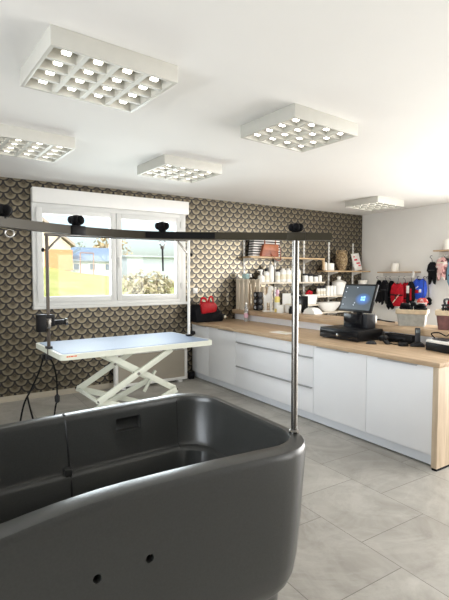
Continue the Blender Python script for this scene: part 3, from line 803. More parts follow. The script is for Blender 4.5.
# bucket shelf
t = put('bucket', 'white square tub holding a red item on the short shelf', 'bucket', 5.70, 6.12, 1.103)
b = MB(); bm = bmesh.new()
def cup(r0, r1, h, th=.006, n=24, sq=0):
    q = MB(); q.lathe([(r0, 0), (r1, h), (r1-th, h), (r0-th, th)], n); return q
MB().prism([(-.115, 0), (.115, 0), (.155, .17), (-.155, .17)], -.065, .065, bev=.008).build('bucket_body', HOLDW, t)
MB().box(-.158, .158, -.068, .068, .165, .178, .004).build('rim', HOLDW, t)
t = put('red_toy', 'small red item lying in the white square tub', 'toy', 5.69, 6.12, 1.281)
MB().pillow([(-.09, 0), (-.06, .05), (0, .085), (.05, .06), (.09, .055), (.08, 0)], .04).build('body', REDB, t)
MB().box(-.03, .0, -.043, -.035, .02, .045, .004).build('tag', BLACK, t)
t = put('black_white_cushion', 'small grey and white folded cloth at the left end of the bucket shelf', 'cloth', 5.40, 6.10, 1.103)
MB().prism([(-.14, 0), (.14, 0), (.10, .14), (-.06, .21), (-.14, .16)], -.06, .06, bev=.025).build('fold', HOLDW, t)
MB().prism([(-.14, .165), (-.05, .215), (.09, .15), (.07, .175), (-.05, .245), (-.13, .20)], -.05, .05, bev=.008).build('grey_fold', GREYD, t)
# bowls low behind the ledge
def bowl(label, x, y, z, r, h):
    t = put('bowl', label, 'bowl', x, y, z)
    MB().lathe([(r*.45, 0), (r*.5, .006), (r*.8, h*.5), (r, h), (r*.97, h), (r*.76, h*.52), (r*.42, .012)], 28).build('bowl_body', HOLDW, t)
    MB().torus((0, 0, h), r*.985, .005, Matrix.Rotation(PI/2, 4, 'X')).build('rim', HOLDW, t)
    return t
bs = bowl('wide white oval basin on the low shelf left of the screen', 6.22, 6.14, .95, .30, .17); bs.scale = (1, .46, 1)

# ------------------------------------------------------------------ things on the ledge
# slatted crate lying on its side, second crate behind
def crate(name, label, x, y, z, rz, w, d, h):
    t = put(name, label, 'crate', x, y, z, rz)
    n = 3
    for k in range(n):
        xx = -w/2+w*(k+.5)/n
        MB().box(xx-w/n*.37, xx+w/n*.37, -d/2, -d/2+.012, 0, h, .002).build('slat', CRATEW, t)
        MB().box(xx-w/n*.37, xx+w/n*.37, d/2-.012, d/2, 0, h, .002).build('slat', CRATEW, t)
    MB().box(-w/2, -w/2+.014, -d/2+.012, d/2-.012, 0, h, .002).build('side_board', CRATEW, t)
    for z0 in (.02, h-.06):
        for y0 in (-d/2+.012, d/2-.024): MB().box(-w/2+.014, w/2, y0, y0+.012, z0, z0+.04).build('batten', CRATEW, t)
    return t
crate('wooden_crate', 'pale slatted wooden crate standing at the far end of the ledge by the wall', 4.285, 6.06, ZL, math.radians(-90), .38, .24, .50)
t = crate('wooden_crate', 'second slatted wooden crate behind the round dark tins on the ledge', 4.53, 5.97, ZL, math.radians(-90), .30, .18, .37)
t = put('spray_bottle', 'pale turquoise spray bottle lying across the top of the far wooden crate', 'bottle', 4.36, 6.06, ZL+.50, math.radians(-90))
M = Matrix.Translation((-.10, -.085, .045)) @ Matrix.Rotation(PI/2, 4, 'Y')
MB().lathe([(.040, 0), (.044, .01), (.044, .12), (.018, .15), (.018, .17)], 16, M=M).build('bottle_body', TURQ, t)
b = MB(); b.box(.07, .10, -.10, -.07, .03, .085, .004); b.beam((.085, -.085, .07), (.12, -.085, .03), .014, .012); b.build('trigger', HOLDW, t)
for i, zz in enumerate((0, .0985, .197)):
    t = put('tin', ('bottom', 'middle', 'top')[i] + ' black tin with a pale disc, stacked against the crate', 'tin', 4.29, 5.785, ZL+zz+.0008*i, math.radians(-90), 'stacked black tins')
    MB().box(-.06, .06, -.055, .06, .002, .097, .018).build('tin_body', BLACK, t)
    MB().lathe([(.027, 0), (.027, .003), (.02, .004)], 18, M=Matrix.Translation((0, -.0545, .049)) @ Matrix.Rotation(PI/2, 4, 'X')).build('pale_disc', mat('grey_disc', (.35, .37, .40), .4), t)
t = put('water_bottle', 'clear bottle with pink label on the worktop below the wooden crate', 'bottle', 4.07, 5.80, ZW)
MB().lathe([(.030, 0), (.034, .006), (.034, .19), (.015, .24), (.013, .27)], 18).build('bottle_body', CLEARP, t)
MB().lathe([(.0345, .06), (.0345, .13)], 18).build('paper_label', PINKL, t)
MB().lathe([(.016, .268), (.016, .295), (.012, .30)], 14).build('cap', HOLDW, t)
# dog silhouette figure, yellow bottle, boxes
t = put('dog_figure', 'flat white cut-out dog figure standing on the ledge', 'figure', 4.28, 5.50, ZL, math.radians(-45))
MB().prism([(-.06, 0), (-.03, 0), (-.025, .12), (.02, .12), (.025, 0), (.055, 0), (.06, .20), (.045, .30), (.075, .33), (.07, .37), (.03, .385), (-.005, .36), (-.015, .27), (-.05, .23), (-.085, .27), (-.075, .20)], -.012, .012, Matrix.Translation((0, 0, .016)), .003).build('figure_body', HOLDW, t)
MB().box(-.09, .09, -.03, .03, 0, .016, .003).build('base', HOLDW, t)
t = bottle('shampoo_bottle', 'pale yellow bottle with pink cap beside the white dog figure', 4.34, 5.36, ZL, .042, .34, YELLOWP, PINKL, .10, lab=HOLDW)
def carton(label, x, y, w, d, h, mm=WHITEP, group=None, z=ZL):
    t = put('carton', label, 'box', x, y, z, math.radians(-45), group)
    MB().box(-w/2, w/2, -d/2, d/2, 0, h, .003).build('box_body', mm, t)
    MB().box(-w/2+.003, w/2-.003, -.001, .001, h, h+.0012).build('tape', CREAM, t)
    return t
carton('tall white carton standing on the ledge right of the yellow bottle', 4.44, 5.26, .12, .08, .285)
carton('low white carton standing on the ledge in front of the tall carton', 4.27, 5.20, .10, .07, .115)
carton('black carton on the ledge behind the white cups', 4.58, 5.06, .16, .07, .25, GLOSSB)
for i, y in enumerate((5.15, 5.05, 4.93)):
    t = put('cup', ('left', 'middle', 'right')[i] + ' of three white cups on the ledge left of the tub post', 'cup', 4.38+.0*i, y, ZL, 0, 'three white cups')
    MB().lathe([(.034, 0), (.042, .008), (.046, .13), (.042, .13), (.036, .012)], 18).build('cup_body', HOLDW, t)
    MB().lathe([(.047, .122), (.047, .132), (.044, .134)], 18).build('rim', CREAM, t)
t = bottle('dropper_bottle', 'small black bottle on the ledge beside the white cups', 4.30, 5.0, ZL, .03, .11, BLACK, BLACK, .03)
t = put('towel', 'white folded towel lying on the ledge right of the tub post', 'towel', 4.53, 4.79, ZL, math.radians(-80)); t.scale = (.62, .8, .8)
MB().prism([(-.17, 0), (.17, 0), (.16, .05), (.08, .105), (-.06, .12), (-.15, .07)], -.11, .11, bev=.018).build('top_fold', HOLDW, t)
MB().box(-.175, .175, -.115, .115, 0, .03, .012).build('bottom_fold', HOLDW, t)

# baskets
def basket(label, x, y, w, d, h, rz, body):
    t = put('basket', label, 'basket', x, y, ZL, rz)
    bm = bmesh.new(); lv = []
    for fx, z in ((.86, 0), (1., h), (.97, h), (.84, .006)):
        lv.append([bm.verts.new((px*fx, py*fx, z)) for px, py in rr(-w/2, w/2, -d/2, d/2, .025, 5, 2)])
    for A, B in zip(lv, lv[1:]):
        n = len(A)
        for k in range(n): bm.faces.new((A[k], A[(k+1) % n], B[(k+1) % n], B[k]))
    bm.faces.new(list(reversed(lv[0]))); bm.faces.new(lv[-1])
    q = MB(); q._add(bm); q.build('basket_body', body, t)
    bm = bmesh.new(); lv = []
    for fx, z in ((1.01, h-.045), (1.05, h-.04), (1.06, h+.003), (.99, h+.006), (.955, h), (.95, h-.03)):
        lv.append([bm.verts.new((px*fx, py*fx, z)) for px, py in rr(-w/2, w/2, -d/2, d/2, .028, 5, 2)])
    for A, B in zip(lv, lv[1:]+lv[:1]):
        n = len(A)
        for k in range(n): bm.faces.new((A[k], A[(k+1) % n], B[(k+1) % n], B[k]))
    q = MB(); q._add(bm); q.build('rim', RIMB, t)
    return t
basket('grey translucent basket with beige rim on the ledge below the harnesses', 4.40, 3.08, .31, .22, .175, math.radians(-62), BASKETP)
basket('dark red basket with beige rim at the right edge of the photo', 4.40, 2.61, .31, .22, .19, math.radians(-62), BASKETR)
# contents
def coil(name, label, cat, x, y, z, R, m, tilt=0., r=.014):
    t = put(name, label, cat, x, y, z)
    M = Matrix.Rotation(tilt, 4, 'X') @ Matrix.Rotation(PI/2, 4, 'X')
    b = MB()
    b.torus((0, 0, .02), R, r, M); b.torus((.012, .01, .042), R*.86, r, M); b.torus((-.01, 0, .062), R*.7, r, M)
    b.build('coil', m, t)
    MB().box(-.02, .02, -.006, .012, .07, .085, .003).build('buckle', GREYD, t)
    return t
coil('leash', 'black coiled leash heaped on the left of the grey basket', 'leash', 4.37, 3.14, ZL+.16, .055, BLACKF, .25, .016)
t = put('collar', 'standing black collar loop in the grey basket', 'collar', 4.42, 3.08, ZL+.07)
MB().torus((0, 0, .10), .075, .018, Matrix.Rotation(.9, 4, 'Z')).build('band', BLACKF, t)
MB().box(-.02, .02, -.02, .02, .165, .19, .004).build('buckle', GREYD, t)
coil('leash', 'black coiled leash heaped on the right of the grey basket', 'leash', 4.43, 3.0, ZL+.16, .055, BLACKM, -.2, .016)
t = put('muzzle', 'black and grey muzzle lying on top of the dark red basket', 'muzzle', 4.38, 2.64, ZL+.145)
b = MB()
for z in (.03, .065, .10): b.torus((0, 0, z), .07-.01*z, .008, Matrix.Rotation(PI/2, 4, 'X'))
for k in range(8): a = PI/4*k; b.bar((.07*math.cos(a), .07*math.sin(a), .02), (.06*math.cos(a), .06*math.sin(a), .11), .006)
b.build('cage', BLACK, t); MB().tube(smooth_path([(-.07, 0, .1), (-.06, .02, .15), (.02, .03, .16), (.07, 0, .1)]), .012).build('strap', GREYD, t)
t = put('green_bandana', 'green folded bandana in the dark red basket', 'bandana', 4.42, 2.55, ZL+.16)
MB().pillow([(-.08, 0), (-.05, .04), (.03, .05), (.08, .03), (.07, 0)], .05).build('fold', GREENF, t); MB().box(-.03, .03, -.055, -.045, .01, .025, .004).build('hem', BLACKF, t)
t = put('red_leash', 'red leash arched over the dark red basket', 'leash', 4.46, 2.63, ZL+.19)
MB().tube(smooth_path([(-.02, .06, -.03), (-.02, .05, .10), (-.02, -.02, .145), (-.02, -.12, .165), (-.02, -.17, .10), (-.02, -.18, 0)]), .014).build('band', REDB, t)
MB().tube(smooth_path([(.0, .02, -.03), (.0, .01, .06), (.0, -.06, .10), (.0, -.12, .11), (0, -.14, 0)]), .008).build('cord', HOLDW, t)
t = put('strap', 'thin black strap lying in flat loops on the ledge left of the grey basket', 'strap', 4.46, 3.50, ZL)
MB().tube(smooth_path([(-.06, .20, .008), (.02, .10, .012), (.03, -.05, .010), (-.02, -.16, .012), (-.07, -.10, .018), (-.03, .02, .022), (.04, .12, .02), (.05, .18, .010)]), 0, rect=(.022, .008)).build('band', BLACKF, t)
MB().box(-.075, -.045, .19, .225, .001, .016, .003).build('buckle', GREYD, t)
t = put('cable', 'tangled black cable on the worktop between scanner and phone', 'cable', 4.02, 3.0, ZW)
MB().tube(smooth_path([(.08, .14, .006), (.0, .12, .01), (-.02, .02, .03), (.05, -.04, .05), (.10, .02, .03), (.06, .08, .012), (-.03, .07, .006), (-.06, -.05, .006), (.02, -.09, .012), (.12, -.12, .03)]), .005).build('cord', BLACKM, t)
MB().box(.075, .095, .13, .165, .0005, .014, .003).build('plug', BLACK, t)

# ------------------------------------------------------------------ worktop things
t = put('toolbag', 'black and red holdall on the far end of the worktop by the wall', 'bag', 3.52, 6.13, ZW); t.scale = (1, 1, 1.3)
MB().prism([(-.24, 0), (.26, 0), (.25, .10), (.18, .15), (.05, .20), (-.18, .21), (-.26, .14)], -.14, .14, bev=.03).build('bag_body', BLACKF, t)
MB().prism([(-.15, .10), (.10, .12), (.13, .19), (.08, .235), (-.12, .245), (-.17, .19)], -.17, -.05, bev=.022).build('top_pocket', REDG, t)
MB().tube(smooth_path([(-.14, -.10, .23), (-.12, -.10, .285), (-.06, -.1, .28), (-.03, -.1, .24)]), .014).build('handle', REDB, t)
MB().tube(smooth_path([(.02, -.06, .22), (.04, -.06, .29), (.09, -.06, .29), (.11, -.06, .21)]), .013).build('handle', REDB, t)
MB().box(.20, .28, -.15, -.13, .03, .09, .008).build('side_pocket', BLACK, t)
MB().sphere((.27, -.15, .055), .02).build('ball_tag', CREAM, t)

# cash drawer with lock
cd = put('cash_drawer', 'wide black cash drawer under the touch screen', 'cash drawer', 3.735, 3.27, ZW)
MB().box(.012, .415, 0, .56, .008, .122, .004).build('drawer_body', BLACK, cd)
df = MB().box(0, .011, .004, .556, .012, .10, .003).build('drawer_front', GLOSSB, cd)
MB().lathe([(.016, 0), (.016, .006), (.012, .008)], 18, M=Matrix.Translation((0, .28, .052)) @ Matrix.Rotation(-PI/2, 4, 'Y')).build('lock', CHROME, df)
b = MB()
for y in (.03, .53): 
    for x in (.04, .38): b.lathe([(.012, 0), (.012, .0085)], 10, (x, y, 0))
b.build('foot', BLACKM, cd)
# till: base, neck, screen, receipt roll side
ZD = ZW+.1225
tl = put('touch_till', 'black touch screen till with blue glow on the cash drawer', 'till', 4.0, 3.56, ZD)
MB().box(-.02, .13, -.13, .13, 0, .155, .006).build('base', GLOSSB, tl)
MB().box(-.0, .14, -.20, -.13, 0, .16, .006).build('printer_housing', GREYD, tl)
MB().beam((.045, -.06, .13), (.045, -.06, .23), .07, .05, .006, (1, 0, 0)).build('neck', BLACK, tl)
R = Matrix.Translation((-.01, -.01, .185)) @ Matrix.Rotation(math.radians(-4), 4, 'Z') @ Matrix.Rotation(math.radians(19), 4, 'Y')
sc_ = MB().box(0, .03, -.25, .25, 0, .33, .006).build('screen', BLACK, tl); sc_.matrix_local = R
dp = MB().box(-.0012, .001, -.228, .228, .022, .308).build('display', screen_mat(), sc_, False)
b = MB()
for y, z in ((.195, .28), (.195, .23), (.195, .16), (.03, .285), (.195, .075), (.02, .10), (.03, .075)): b.box(-.0019, -.0012, y-.005, y+.005, z-.005, z+.005)
b.build('icon', emit('icon_white', (.55, .6, .7), .45), sc_)
b = MB()
for y0, y1, z0, z1 in ((-.125, -.095, .160, .185), (-.125, -.095, .13, .155), (-.092, -.06, .158, .180), (-.092, -.06, .133, .154)): b.box(-.0019, -.0012, y0, y1, z0, z1)
b.build('logo_square', emit('logo_blue', (.22, .48, .95), .8), sc_)
t = put('paper_roll', 'white paper roll standing right behind the till', 'paper roll', 4.29, 3.52, ZL)
MB().lathe([(.012, 0), (.042, 0), (.042, .078), (.012, .078)], 22).build('paper', HOLDW, t)
MB().lathe([(.0125, .001), (.0125, .0805), (.008, .0805)], 14).build('core', mat('purple_grey_core', (.30, .28, .42), .6), t)

t = put('computer_mouse', 'black computer mouse on the worktop right of the cash drawer', 'mouse', 3.80, 3.135, ZW, math.radians(-60))
MB().sphere((0, 0, 0), 1, (.055, .033, .034), 20).build('mouse_body', GREYD, t)
bm_ = t.children[0].data
for v in bm_.vertices: v.co.z = max(0, v.co.z)
MB().lathe([(.007, -.004), (.007, .004)], 12, M=Matrix.Translation((.03, 0, .028)) @ Matrix.Rotation(PI/2, 4, 'X')).build('wheel', BLACK, t)
t = put('barcode_scanner', 'black hand barcode scanner resting beside the computer mouse', 'scanner', 3.93, 3.07, ZW, math.radians(-100))
MB().prism([(-.07, .035), (-.04, .085), (.02, .085), (.035, .06), (.02, .04), (.07, .004), (.04, 0), (-.01, .03), (-.04, .022)], -.03, .03, bev=.010).build('scanner_body', BLACK, t)
MB().box(-.076, -.066, -.028, .028, .036, .060, .003, Matrix.Rotation(0, 4, 'Y')).build('scan_window', GLOSSB, t)
t = put('phone_charger_puck', 'round black puck with a cable on the worktop', 'puck', 3.97, 2.875, ZW)
MB().lathe([(.050, 0), (.052, .006), (.045, .028), (.034, .034), (.030, .026)], 24).build('puck_body', BLACK, t)
MB().tube(smooth_path([(.04, .03, .012), (.10, .12, .008), (.14, .22, .02), (.10, .30, .006)]), .004).build('cable', BLACKM, t)
t = put('cordless_phone', 'black cordless phone upright in its base on the worktop', 'phone', 4.06, 2.775, ZW, math.radians(-55))
MB().prism([(-.07, 0), (.07, 0), (.065, .02), (.03, .04), (-.03, .04), (-.065, .02)], -.055, .055, bev=.006).build('charging_base', BLACK, t)
Mh = Matrix.Translation((0, 0, .038)) @ Matrix.Rotation(math.radians(-10), 4, 'X')
hs = MB().box(-.026, .026, -.014, .014, 0, .15, .008, Mh).build('handset', GREYD, t)
MB().box(-.019, .019, -.0155, -.013, .095, .130, .001, Mh).build('display', mat('grey_display', (.10, .12, .13), .2), hs)
t = put('card_terminal_box', 'flat black box leaning on the white panel behind the scanner', 'box', 4.17, 3.06, ZW, 0)
MB().box(-.05, .05, -.17, .17, 0, .085, .008).build('box_body', BLACK, t)
MB().box(-.054, -.049, -.10, .10, .03, .06, .002).build('front_slot', GREYD, t)
t = put('receipt_printer', 'black and white device with cables at the near end of the worktop', 'printer', 4.02, 2.44, ZW, math.radians(-12))
MB().box(-.11, .11, -.15, .15, 0, .075, .006).build('lower_case', BLACK, t)
MB().box(-.108, .108, -.148, .148, .0755, .10, .008).build('top_cover', HOLDW, t)
MB().box(-.06, .06, -.05, .12, .1, .112, .004).build('keypad', GREYD, t)
MB().tube(smooth_path([(-.02, .12, .105), (-.03, .16, .15), (0, .10, .165), (.02, .03, .14), (.0, -.04, .165), (.03, -.09, .12)]), .006).build('cable', BLACKM, t)
t = put('white_card', 'small white card lying on the worktop behind the tub post', 'card', 3.62, 4.36, ZW, math.radians(5))
MB().box(-.09, .09, -.15, .15, 0, .004, .001).build('card_sheet', HOLDW, t)
MB().box(-.06, .06, -.10, .02, .004, .0045).build('print', CREAM, t)

# ------------------------------------------------------------------ right wall: shelves, hanging clothes
def rshelf(label, y0, y1, z):
    t = thing('wall_shelf', label, 'shelf', (XR, y0, z))
    MB().box(-.20, -.002, 0, y1-y0, -.024, 0, .002).build('board', OAK, t)
    bar_ = MB(); bar_.bar((-.12, .03, -.10), (-.12, y1-y0-.03, -.10), .009)
    for yy in (.05, y1-y0-.05): bar_.bar((-.12, yy, -.024), (-.12, yy, -.10), .006)
    bar_.build('hanging_rail', HOLDW, t)
    return t
rshelf('oak shelf with hanging rail on the white wall above the harnesses', 4.95, 5.75, 1.70)
rshelf('oak shelf with hanging rail at the right edge of the photo', 3.75, 4.60, 2.055)
def candle(label, y, z, r, h):
    t = thing('candle', label, 'candle', (XR-.11, y, z+.0005))
    MB().lathe([(r*.96, 0), (r, .008), (r, h-.01), (r*.93, h)], 22).build('wax', WAX, t); MB().bar((0, 0, h-.002), (0, 0, h+.015), .003).build('wick', BLACK, t)
candle('thick white candle on the shelf above the red and blue harnesses', 5.42, 1.70, .07, .155)
candle('thick white candle on the shelf at the right edge of the photo', 4.37, 2.055, .09, .17)
def hang(name, label, cat, y, ztop, zbot, half, depth, m, shape, zr, extra=None, xoff=0., rot=0., group=None):
    """garment hanging on its own hook; outline in (across, up) turned to hang from the rail"""
    half *= 1.28; y += .05 + xoff*.74
    t = thing(name, label, cat, (XR-.12+xoff, y, zbot), rot, group)
    Hh = ztop-zbot
    M = Matrix.Rotation(PI/2, 4, 'Z')
    MB().pillow([(px*half, pz*Hh) for px, pz in shape], depth, M, (0, Hh*.55), .15).build('garment', m, t)
    zr = zr-zbot
    hk = MB(); hk.tube(smooth_path([(0, 0, Hh*.90), (-xoff*.6, 0, zr-.045), (-xoff, .022, zr-.02), (-xoff, .014, zr+.006), (-xoff, -.004, zr+.012), (-xoff, -.016, zr+.004)], 5), .0045, 6)
    hk.beam((0, -half*.5, Hh*.90), (0, 0, Hh*.97), .012, .010); hk.beam((0, half*.5, Hh*.90), (0, 0, Hh*.97), .012, .010)
    hk.build('hanger', BLACK, t)
    if extra: extra(t, Hh, half, depth)
    return t
HARN = [(-.35, 1), (.35, 1), (.62, .9), (.95, .62), (.9, .34), (1.0, .12), (.5, .0), (.2, .10), (-.15, .02), (-.5, .06), (-.95, .22), (-.85, .5), (-.98, .7), (-.6, .92)]
VEST = [(-.4, 1), (-.15, .94), (.15, .94), (.4, 1), (.8, .86), (.95, .55), (.85, .2), (.45, .0), (-.45, .0), (-.85, .2), (-.95, .55), (-.8, .86)]
PAW = [(-.4, 1), (.4, 1), (.8, .88), (1.0, .62), (.7, .52), (.72, .3), (.62, .0), (.28, .04), (.12, .30), (-.1, .30), (-.25, .06), (-.6, .02), (-.7, .3), (-.72, .52), (-1., .64), (-.8, .88)]
def band(m, z0, z1, name='band'):
    def f(t, Hh, half, depth): MB().box(-depth*1.25, -depth*.70, -half*.55, half*.55, Hh*z0, Hh*z1, .006).build(name, m, t)
    return f
def strip(m, y0, y1, z0, z1, name='tag'):
    def f(t, Hh, half, depth): MB().box(-depth*1.35, -depth*.6, half*y0, half*y1, Hh*z0, Hh*z1, .005).build(name, m, t)
    return f
zr = 1.60
hang('dog_harness', 'black dog harness leftmost under the harness shelf, beside the screen', 'harness', 5.72, 1.54, 1.08, .075, .03, BLACKF, HARN, zr, band(GREYD, .5, .56), xoff=0.04)
hang('dog_harness', 'second black dog harness from the left, with hanging straps', 'harness', 5.58, 1.54, 1.06, .085, .035, BLACKF, PAW, zr, band(GREYD, .6, .64), xoff=-0.035)
hang('dog_harness', 'third black dog harness from the left, touching the big red vest', 'harness', 5.43, 1.53, .97, .085, .035, BLACKF, HARN, zr, band(GREYD, .42, .46), xoff=0.045)
hang('dog_vest', 'big red dog vest with black belts under the harness shelf', 'vest', 5.30, 1.50, 1.06, .12, .045, REDB, VEST, zr, lambda t, Hh, half, d: [MB().box(-d*1.2, -d*.5, -half*.9, half*.85, Hh*.45, Hh*.50, .004).build('belt', BLACKF, t), MB().beam((-d*1.0, -half*.5, Hh*.5), (-d*.95, half*.4, Hh*.15), .016, .01).build('cross_strap', CREAM, t), MB().box(-d*1.25, -d*.9, -.012, .012, Hh*.3, Hh*.5, .003).build('buckle', BLACK, t)], xoff=-0.045)
hang('dog_vest', 'narrow red dog vest right of the big red vest', 'vest', 5.12, 1.51, 1.12, .075, .035, REDB, VEST, zr, band(BLACKF, .2, .26), xoff=0.045)
hang('dog_harness', 'black and red harness with a white paper tag', 'harness', 5.02, 1.52, 1.10, .075, .035, BLACKF, HARN, zr, lambda t, Hh, half, d: [MB().box(-.05, -.046, .0, .055, Hh*.50, Hh*.82, .001).build('paper_tag', HOLDW, t), MB().box(-d*1.2, -d*.6, -half*.4, -half*.1, Hh*.2, Hh*.7, .004).build('red_trim', REDB, t)], xoff=-0.04)
hang('dog_vest', 'bright blue dog vest at the right end of the harness shelf', 'vest', 4.84, 1.575, 1.20, .125, .05, BLUEF, VEST, zr, lambda t, Hh, half, d: [MB().beam((-d*1.05, half*.5, Hh*.45), (-d*1.1, -half*.05, Hh*.62), .02, .012).build('strap', HOLDW, t), MB().box(-d*1.3, -d*.8, -half*.1, half*.35, Hh*.30, Hh*.46, .006).build('red_patch', REDB, t), MB().box(-d*1.35, -d*.9, -half*.42, -half*.2, Hh*.34, Hh*.5, .004).build('white_patch', HOLDW, t)], xoff=0.04)
t = thing('paper_tag', 'small white paper tag pinned to the shelf edge over the blue vest', 'tag', (XR-.2005, 4.965, 1.60))
MB().box(-.003, 0, -.018, .018, 0, .10, .001).build('tag_sheet', HOLDW, t); MB().lathe([(.004, 0), (.004, .004)], 10, M=Matrix.Translation((-.003, 0, .088)) @ Matrix.Rotation(-PI/2, 4, 'Y')).build('pin', GREYD, t)
hang('dog_coat', 'small coral and white dog coat hanging below the blue vest', 'dog coat', 4.78, 1.235, 1.03, .09, .03, CORAL, PAW, 1.60, band(HOLDW, .5, .6), xoff=-0.045)
hang('dog_harness', 'small black harness below right of the blue vest', 'harness', 4.655, 1.245, 1.10, .05, .025, BLACKF, HARN, 1.60, band(GREYD, .4, .5), xoff=0.05)
zr2 = 1.955
hang('dog_coat', 'black dog coat with four legs hanging left under the right shelf', 'dog coat', 4.60, 1.86, 1.46, .085, .035, BLACKF, PAW, zr2, band(GREYD, .62, .66), xoff=0.04)
hang('dog_coat', 'pink floral dog coat under the right shelf', 'dog coat', 4.44, 1.93, 1.53, .085, .04, PINKF, PAW, zr2, band(CREAM, .75, .8), xoff=-0.04)
hang('dog_coat', 'dark grey dog coat behind the pink floral coat', 'dog coat', 4.335, 1.925, 1.55, .07, .03, DENIM, VEST, zr2, band(BLACKF, .4, .46), xoff=0.045)
hang('dog_coat', 'pale blue dog coat at the very right edge of the photo', 'dog coat', 4.24, 1.90, 1.42, .09, .03, TEALF, VEST, zr2, band(DENIM, .4, .46), xoff=-0.04)

# ------------------------------------------------------------------ outside the window
G = MB(); bm = G.bm
def gz(y, x):
    if y < 9: return -.45
    k = [(-1e3, .14), (0, .14), (6, .126), (7.5, .111), (9.7, .102), (12, .079), (16, .066), (1e3, .066)]
    for (xa, a), (xb, b_) in zip(k, k[1:]):
        if xa <= x < xb: s_ = a+(b_-a)*(x-xa)/(xb-xa); break
    return -.45 + (min(y, 30)-9)*s_ + (max(y, 30)-30)*.03
xs = [-40, -30, -20, -10, -5, 0, 2, 4, 5, 6, 7, 8, 9, 10, 11, 12, 14, 16, 20, 30, 45, 60, 80]; ys = [6.6, 9, 12, 16, 20, 24, 30, 34, 42, 60]
gv = [[bm.verts.new((x, y, gz(y, x))) for x in xs] for y in ys]
for a in range(len(ys)-1):
    for k in range(len(xs)-1): bm.faces.new((gv[a][k], gv[a][k+1], gv[a+1][k+1], gv[a+1][k]))
struct('ground', G, grass_mat(), smooth=True)
struct('ground_forecourt', MB().box(-40, 60, -40, 6.55, -.46, -.22), mat('pale_paving', (.42, .40, .37), .8, scale=3))
def house(label, x, y, z, w, d, h, rh, wall, roof, wins, ridge='x'):
    t = thing('house', label, 'house', (x, y, z))
    o = .25
    if ridge == 'x':
        MB().prism([(0, -1.5), (w, -1.5), (w, h), (0, h)], 0, d).build('walls', wall, t, False)
        MB().prism([(-o, h), (d/2, h+rh), (d+o, h), (d+o, h-.12), (d/2, h+rh-.15), (-o, h-.12)], -w-o, o, Matrix.Rotation(PI/2, 4, 'Z')).build('roof', roof, t, False)
    else:
        MB().prism([(0, -1.5), (w, -1.5), (w, h), (w/2, h+rh), (0, h)], 0, d).build('walls', wall, t, False)
        MB().prism([(-o, h-.05), (w/2, h+rh+.1), (w+o, h-.05), (w+o, h+.12), (w/2, h+rh+.3), (-o, h+.12)], -o, d+o).build('roof', roof, t, False)
    for (a, c, z0, z1) in wins:
        f = MB().box(a, c, -.06, .02, z0, z1).build('window', PVC, t, False)
        MB().box(a+.06, c-.06, -.08, -.06, z0+.06, z1-.06).build('pane', mat('blue_grey_pane', (.16, .22, .30), .15), f, False)
    return t
ORANGE = mat('orange_render', (.62, .33, .17), .8); SAND = mat('sand_render', (.72, .64, .52), .8); PALEB = mat('pale_blue_render', (.60, .68, .76), .8)
SLATE = mat('blue_slate', (.22, .30, .40), .6); BRN = mat('brown_roof_edge', (.42, .36, .32), .7); GREYW = mat('grey_blue_cladding', (.46, .54, .60), .7)
hA = house('sand and orange gabled house on the left beyond the lawn', 2.6, 30, 2.15, 4.6, 3.4, 1.45, 1.9, SAND, BRN, [(3.3, 4.0, .2, 1.0)], 'y')
MB().box(3.0, 4.7, -.10, .0, -.1, 1.2).build('orange_front', ORANGE, hA, False)
b = MB()
for x in (5.05, 5.9): b.bar((x, -.6, -1.2), (x, -.6, 1.0), .035)
b.bar((5.05, -.6, 1.0), (5.9, -.6, 1.0), .035); b.build('pergola', mat('red_brown_post', (.36, .22, .17), .7), hA, False)
hB = house('pale blue house with blue slate roof in the middle of the window', 7.95, 34.6, 1.9, 4.0, 5, 1.0, 1.1, PALEB, SLATE, [(.5, 1.0, .2, .75), (1.7, 2.2, .2, .75), (2.9, 3.4, .2, .75)], 'x')
MB().prism([(-1.0, .55), (.9, 1.9), (1.0, 1.75), (-.9, .42)], -.5, .4).build('porch_roof', SLATE, hB, False)
house('small white annex with grey roof left of the blue house', 9.6, 41.5, 1.8, 1.3, 3, .8, .6, SAND, BRN, [(.3, .7, .1, .4)], 'x')
hC = house('long grey blue flat building behind the right window pane', 13.9, 38, 1.1, 10.5, 6, 2.4, .1, GREYW, GREYW, [(5.0, 6.2, .3, 1.3)], 'x')
def bush(name, label, cat, x, y, z, r, h, m, n=260, trunk=False):
    t = thing(name, label, cat, (x, y, z))
    rnd = random.Random(int(x*10)); q = MB()
    bm = q.bm
    for k in range(n):
        th, ph = rnd.uniform(0, 2*PI), math.acos(rnd.uniform(-1, 1)); rr_ = (rnd.random()**.4)
        c = Vector((r*rr_*math.sin(ph)*math.cos(th), r*rr_*math.sin(ph)*math.sin(th), h*.55+h*.45*rr_*math.cos(ph)))
        s = r*rnd.uniform(.07, .15)
        vs = [bm.verts.new(c+Vector((rnd.uniform(-s, s), rnd.uniform(-s, s), rnd.uniform(-s, s)))) for _ in range(4)]
        bm.faces.new(vs[:3]); bm.faces.new((vs[0], vs[2], vs[3])); bm.faces.new((vs[1], vs[2], vs[3]))
    q.build('foliage', m, t, False)
    st = MB()
    for k in range(5):
        a = k*1.26; st.bar((0, 0, -.1), (r*.5*math.cos(a), r*.5*math.sin(a), h*.7), .03 if not trunk else .06, 6)
    st.build('stem', mat('grey_brown_twig', (.22, .17, .12), .9), t, False)
bush('shrub', 'bare pale shrub on the lawn in the right window pane', 'shrub', 8.55, 20.5, .15, 1.35, 1.75, mat('pale_twig_leaves', (.46, .42, .30), .9, var=.3), 520)
bush('tree', 'pale leafless tree rising behind the grey blue building', 'tree', 15.5, 47, 1.6, 2.2, 4.6, mat('budding_twigs', (.52, .42, .26), .9, var=.3), 320, True)
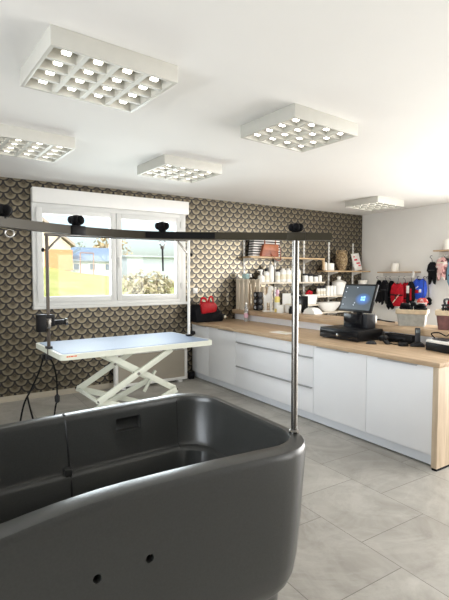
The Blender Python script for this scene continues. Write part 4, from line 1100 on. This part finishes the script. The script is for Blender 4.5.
bush('tree', 'small green tree behind the blue house roof', 'tree', 11.9, 45.5, 1.6, 1.0, 3.6, mat('dull_leaves', (.30, .32, .22), .9, var=.3), 200, True)

# ------------------------------------------------------------------ light
W = bpy.data.worlds.new('sky'); S.world = W; W.use_nodes = True
nt = W.node_tree; bg = nt.nodes['Background']
sky = nt.nodes.new('ShaderNodeTexSky'); sky.sky_type = 'NISHITA'; sky.sun_disc = False
sky.sun_elevation = math.radians(42); sky.sun_rotation = math.radians(200); sky.air_density = 1.0; sky.dust_density = 3.5; sky.ozone_density = 1.0
nt.links.new(sky.outputs[0], bg.inputs[0]); bg.inputs[1].default_value = .22
def sun(name, e, rot, col=(1, .95, .86)):
    l = bpy.data.lights.new(name, 'SUN'); l.energy = e; l.angle = .02; l.color = col
    o = bpy.data.objects.new(name, l); COL.objects.link(o); o.rotation_euler = rot; return o
sun('sun', 1.7, (math.radians(38), 0, math.radians(-60)))
def area(name, loc, rot, sx, sy, e, col=(1, 1, 1)):
    l = bpy.data.lights.new(name, 'AREA'); l.shape = 'RECTANGLE'; l.size = sx; l.size_y = sy; l.energy = e; l.color = col
    o = bpy.data.objects.new(name, l); COL.objects.link(o); o.location = loc; o.rotation_euler = rot; return o
# daylight at the openings of the windows
area('daylight_right_window', (XR+.05, .85, 1.3), (0, PI/2, 0), 2.3, 4.8, 265, (1, .98, .95))
area('daylight_left_window', (XL-.05, 1.2, 1.6), (0, -PI/2, 0), 1.3, 3.5, 85, (.90, .95, 1))
area('daylight_front_window', (4.7, YF-.06, 1.22), (PI/2, 0, 0), 2.9, 2.2, 45, (1, .98, .95))
area('daylight_back_window', (2.15, YB+.14, 1.88), (-PI/2, 0, 0), 1.9, 1.15, 45, (.92, .97, 1))

# ------------------------------------------------------------------ camera
c = bpy.data.cameras.new('camera'); co = bpy.data.objects.new('camera', c); COL.objects.link(co)
c.sensor_fit = 'HORIZONTAL'; c.sensor_width = 36; c.lens = 36*450/449; c.clip_start = .02; c.clip_end = 300
co.location = (0, 0, 1.6); co.rotation_euler = (math.radians(90)-math.atan(23/450), 0, -math.radians(32.3))
S.camera = co
S.view_settings.view_transform = 'Standard'; S.view_settings.look = 'None'; S.view_settings.gamma = 1; S.view_settings.use_curve_mapping = False
S.view_settings.exposure = .7
S.cycles.max_bounces = 10; S.cycles.diffuse_bounces = 6; S.cycles.transparent_max_bounces = 12
S.cycles.sample_clamp_indirect = 6
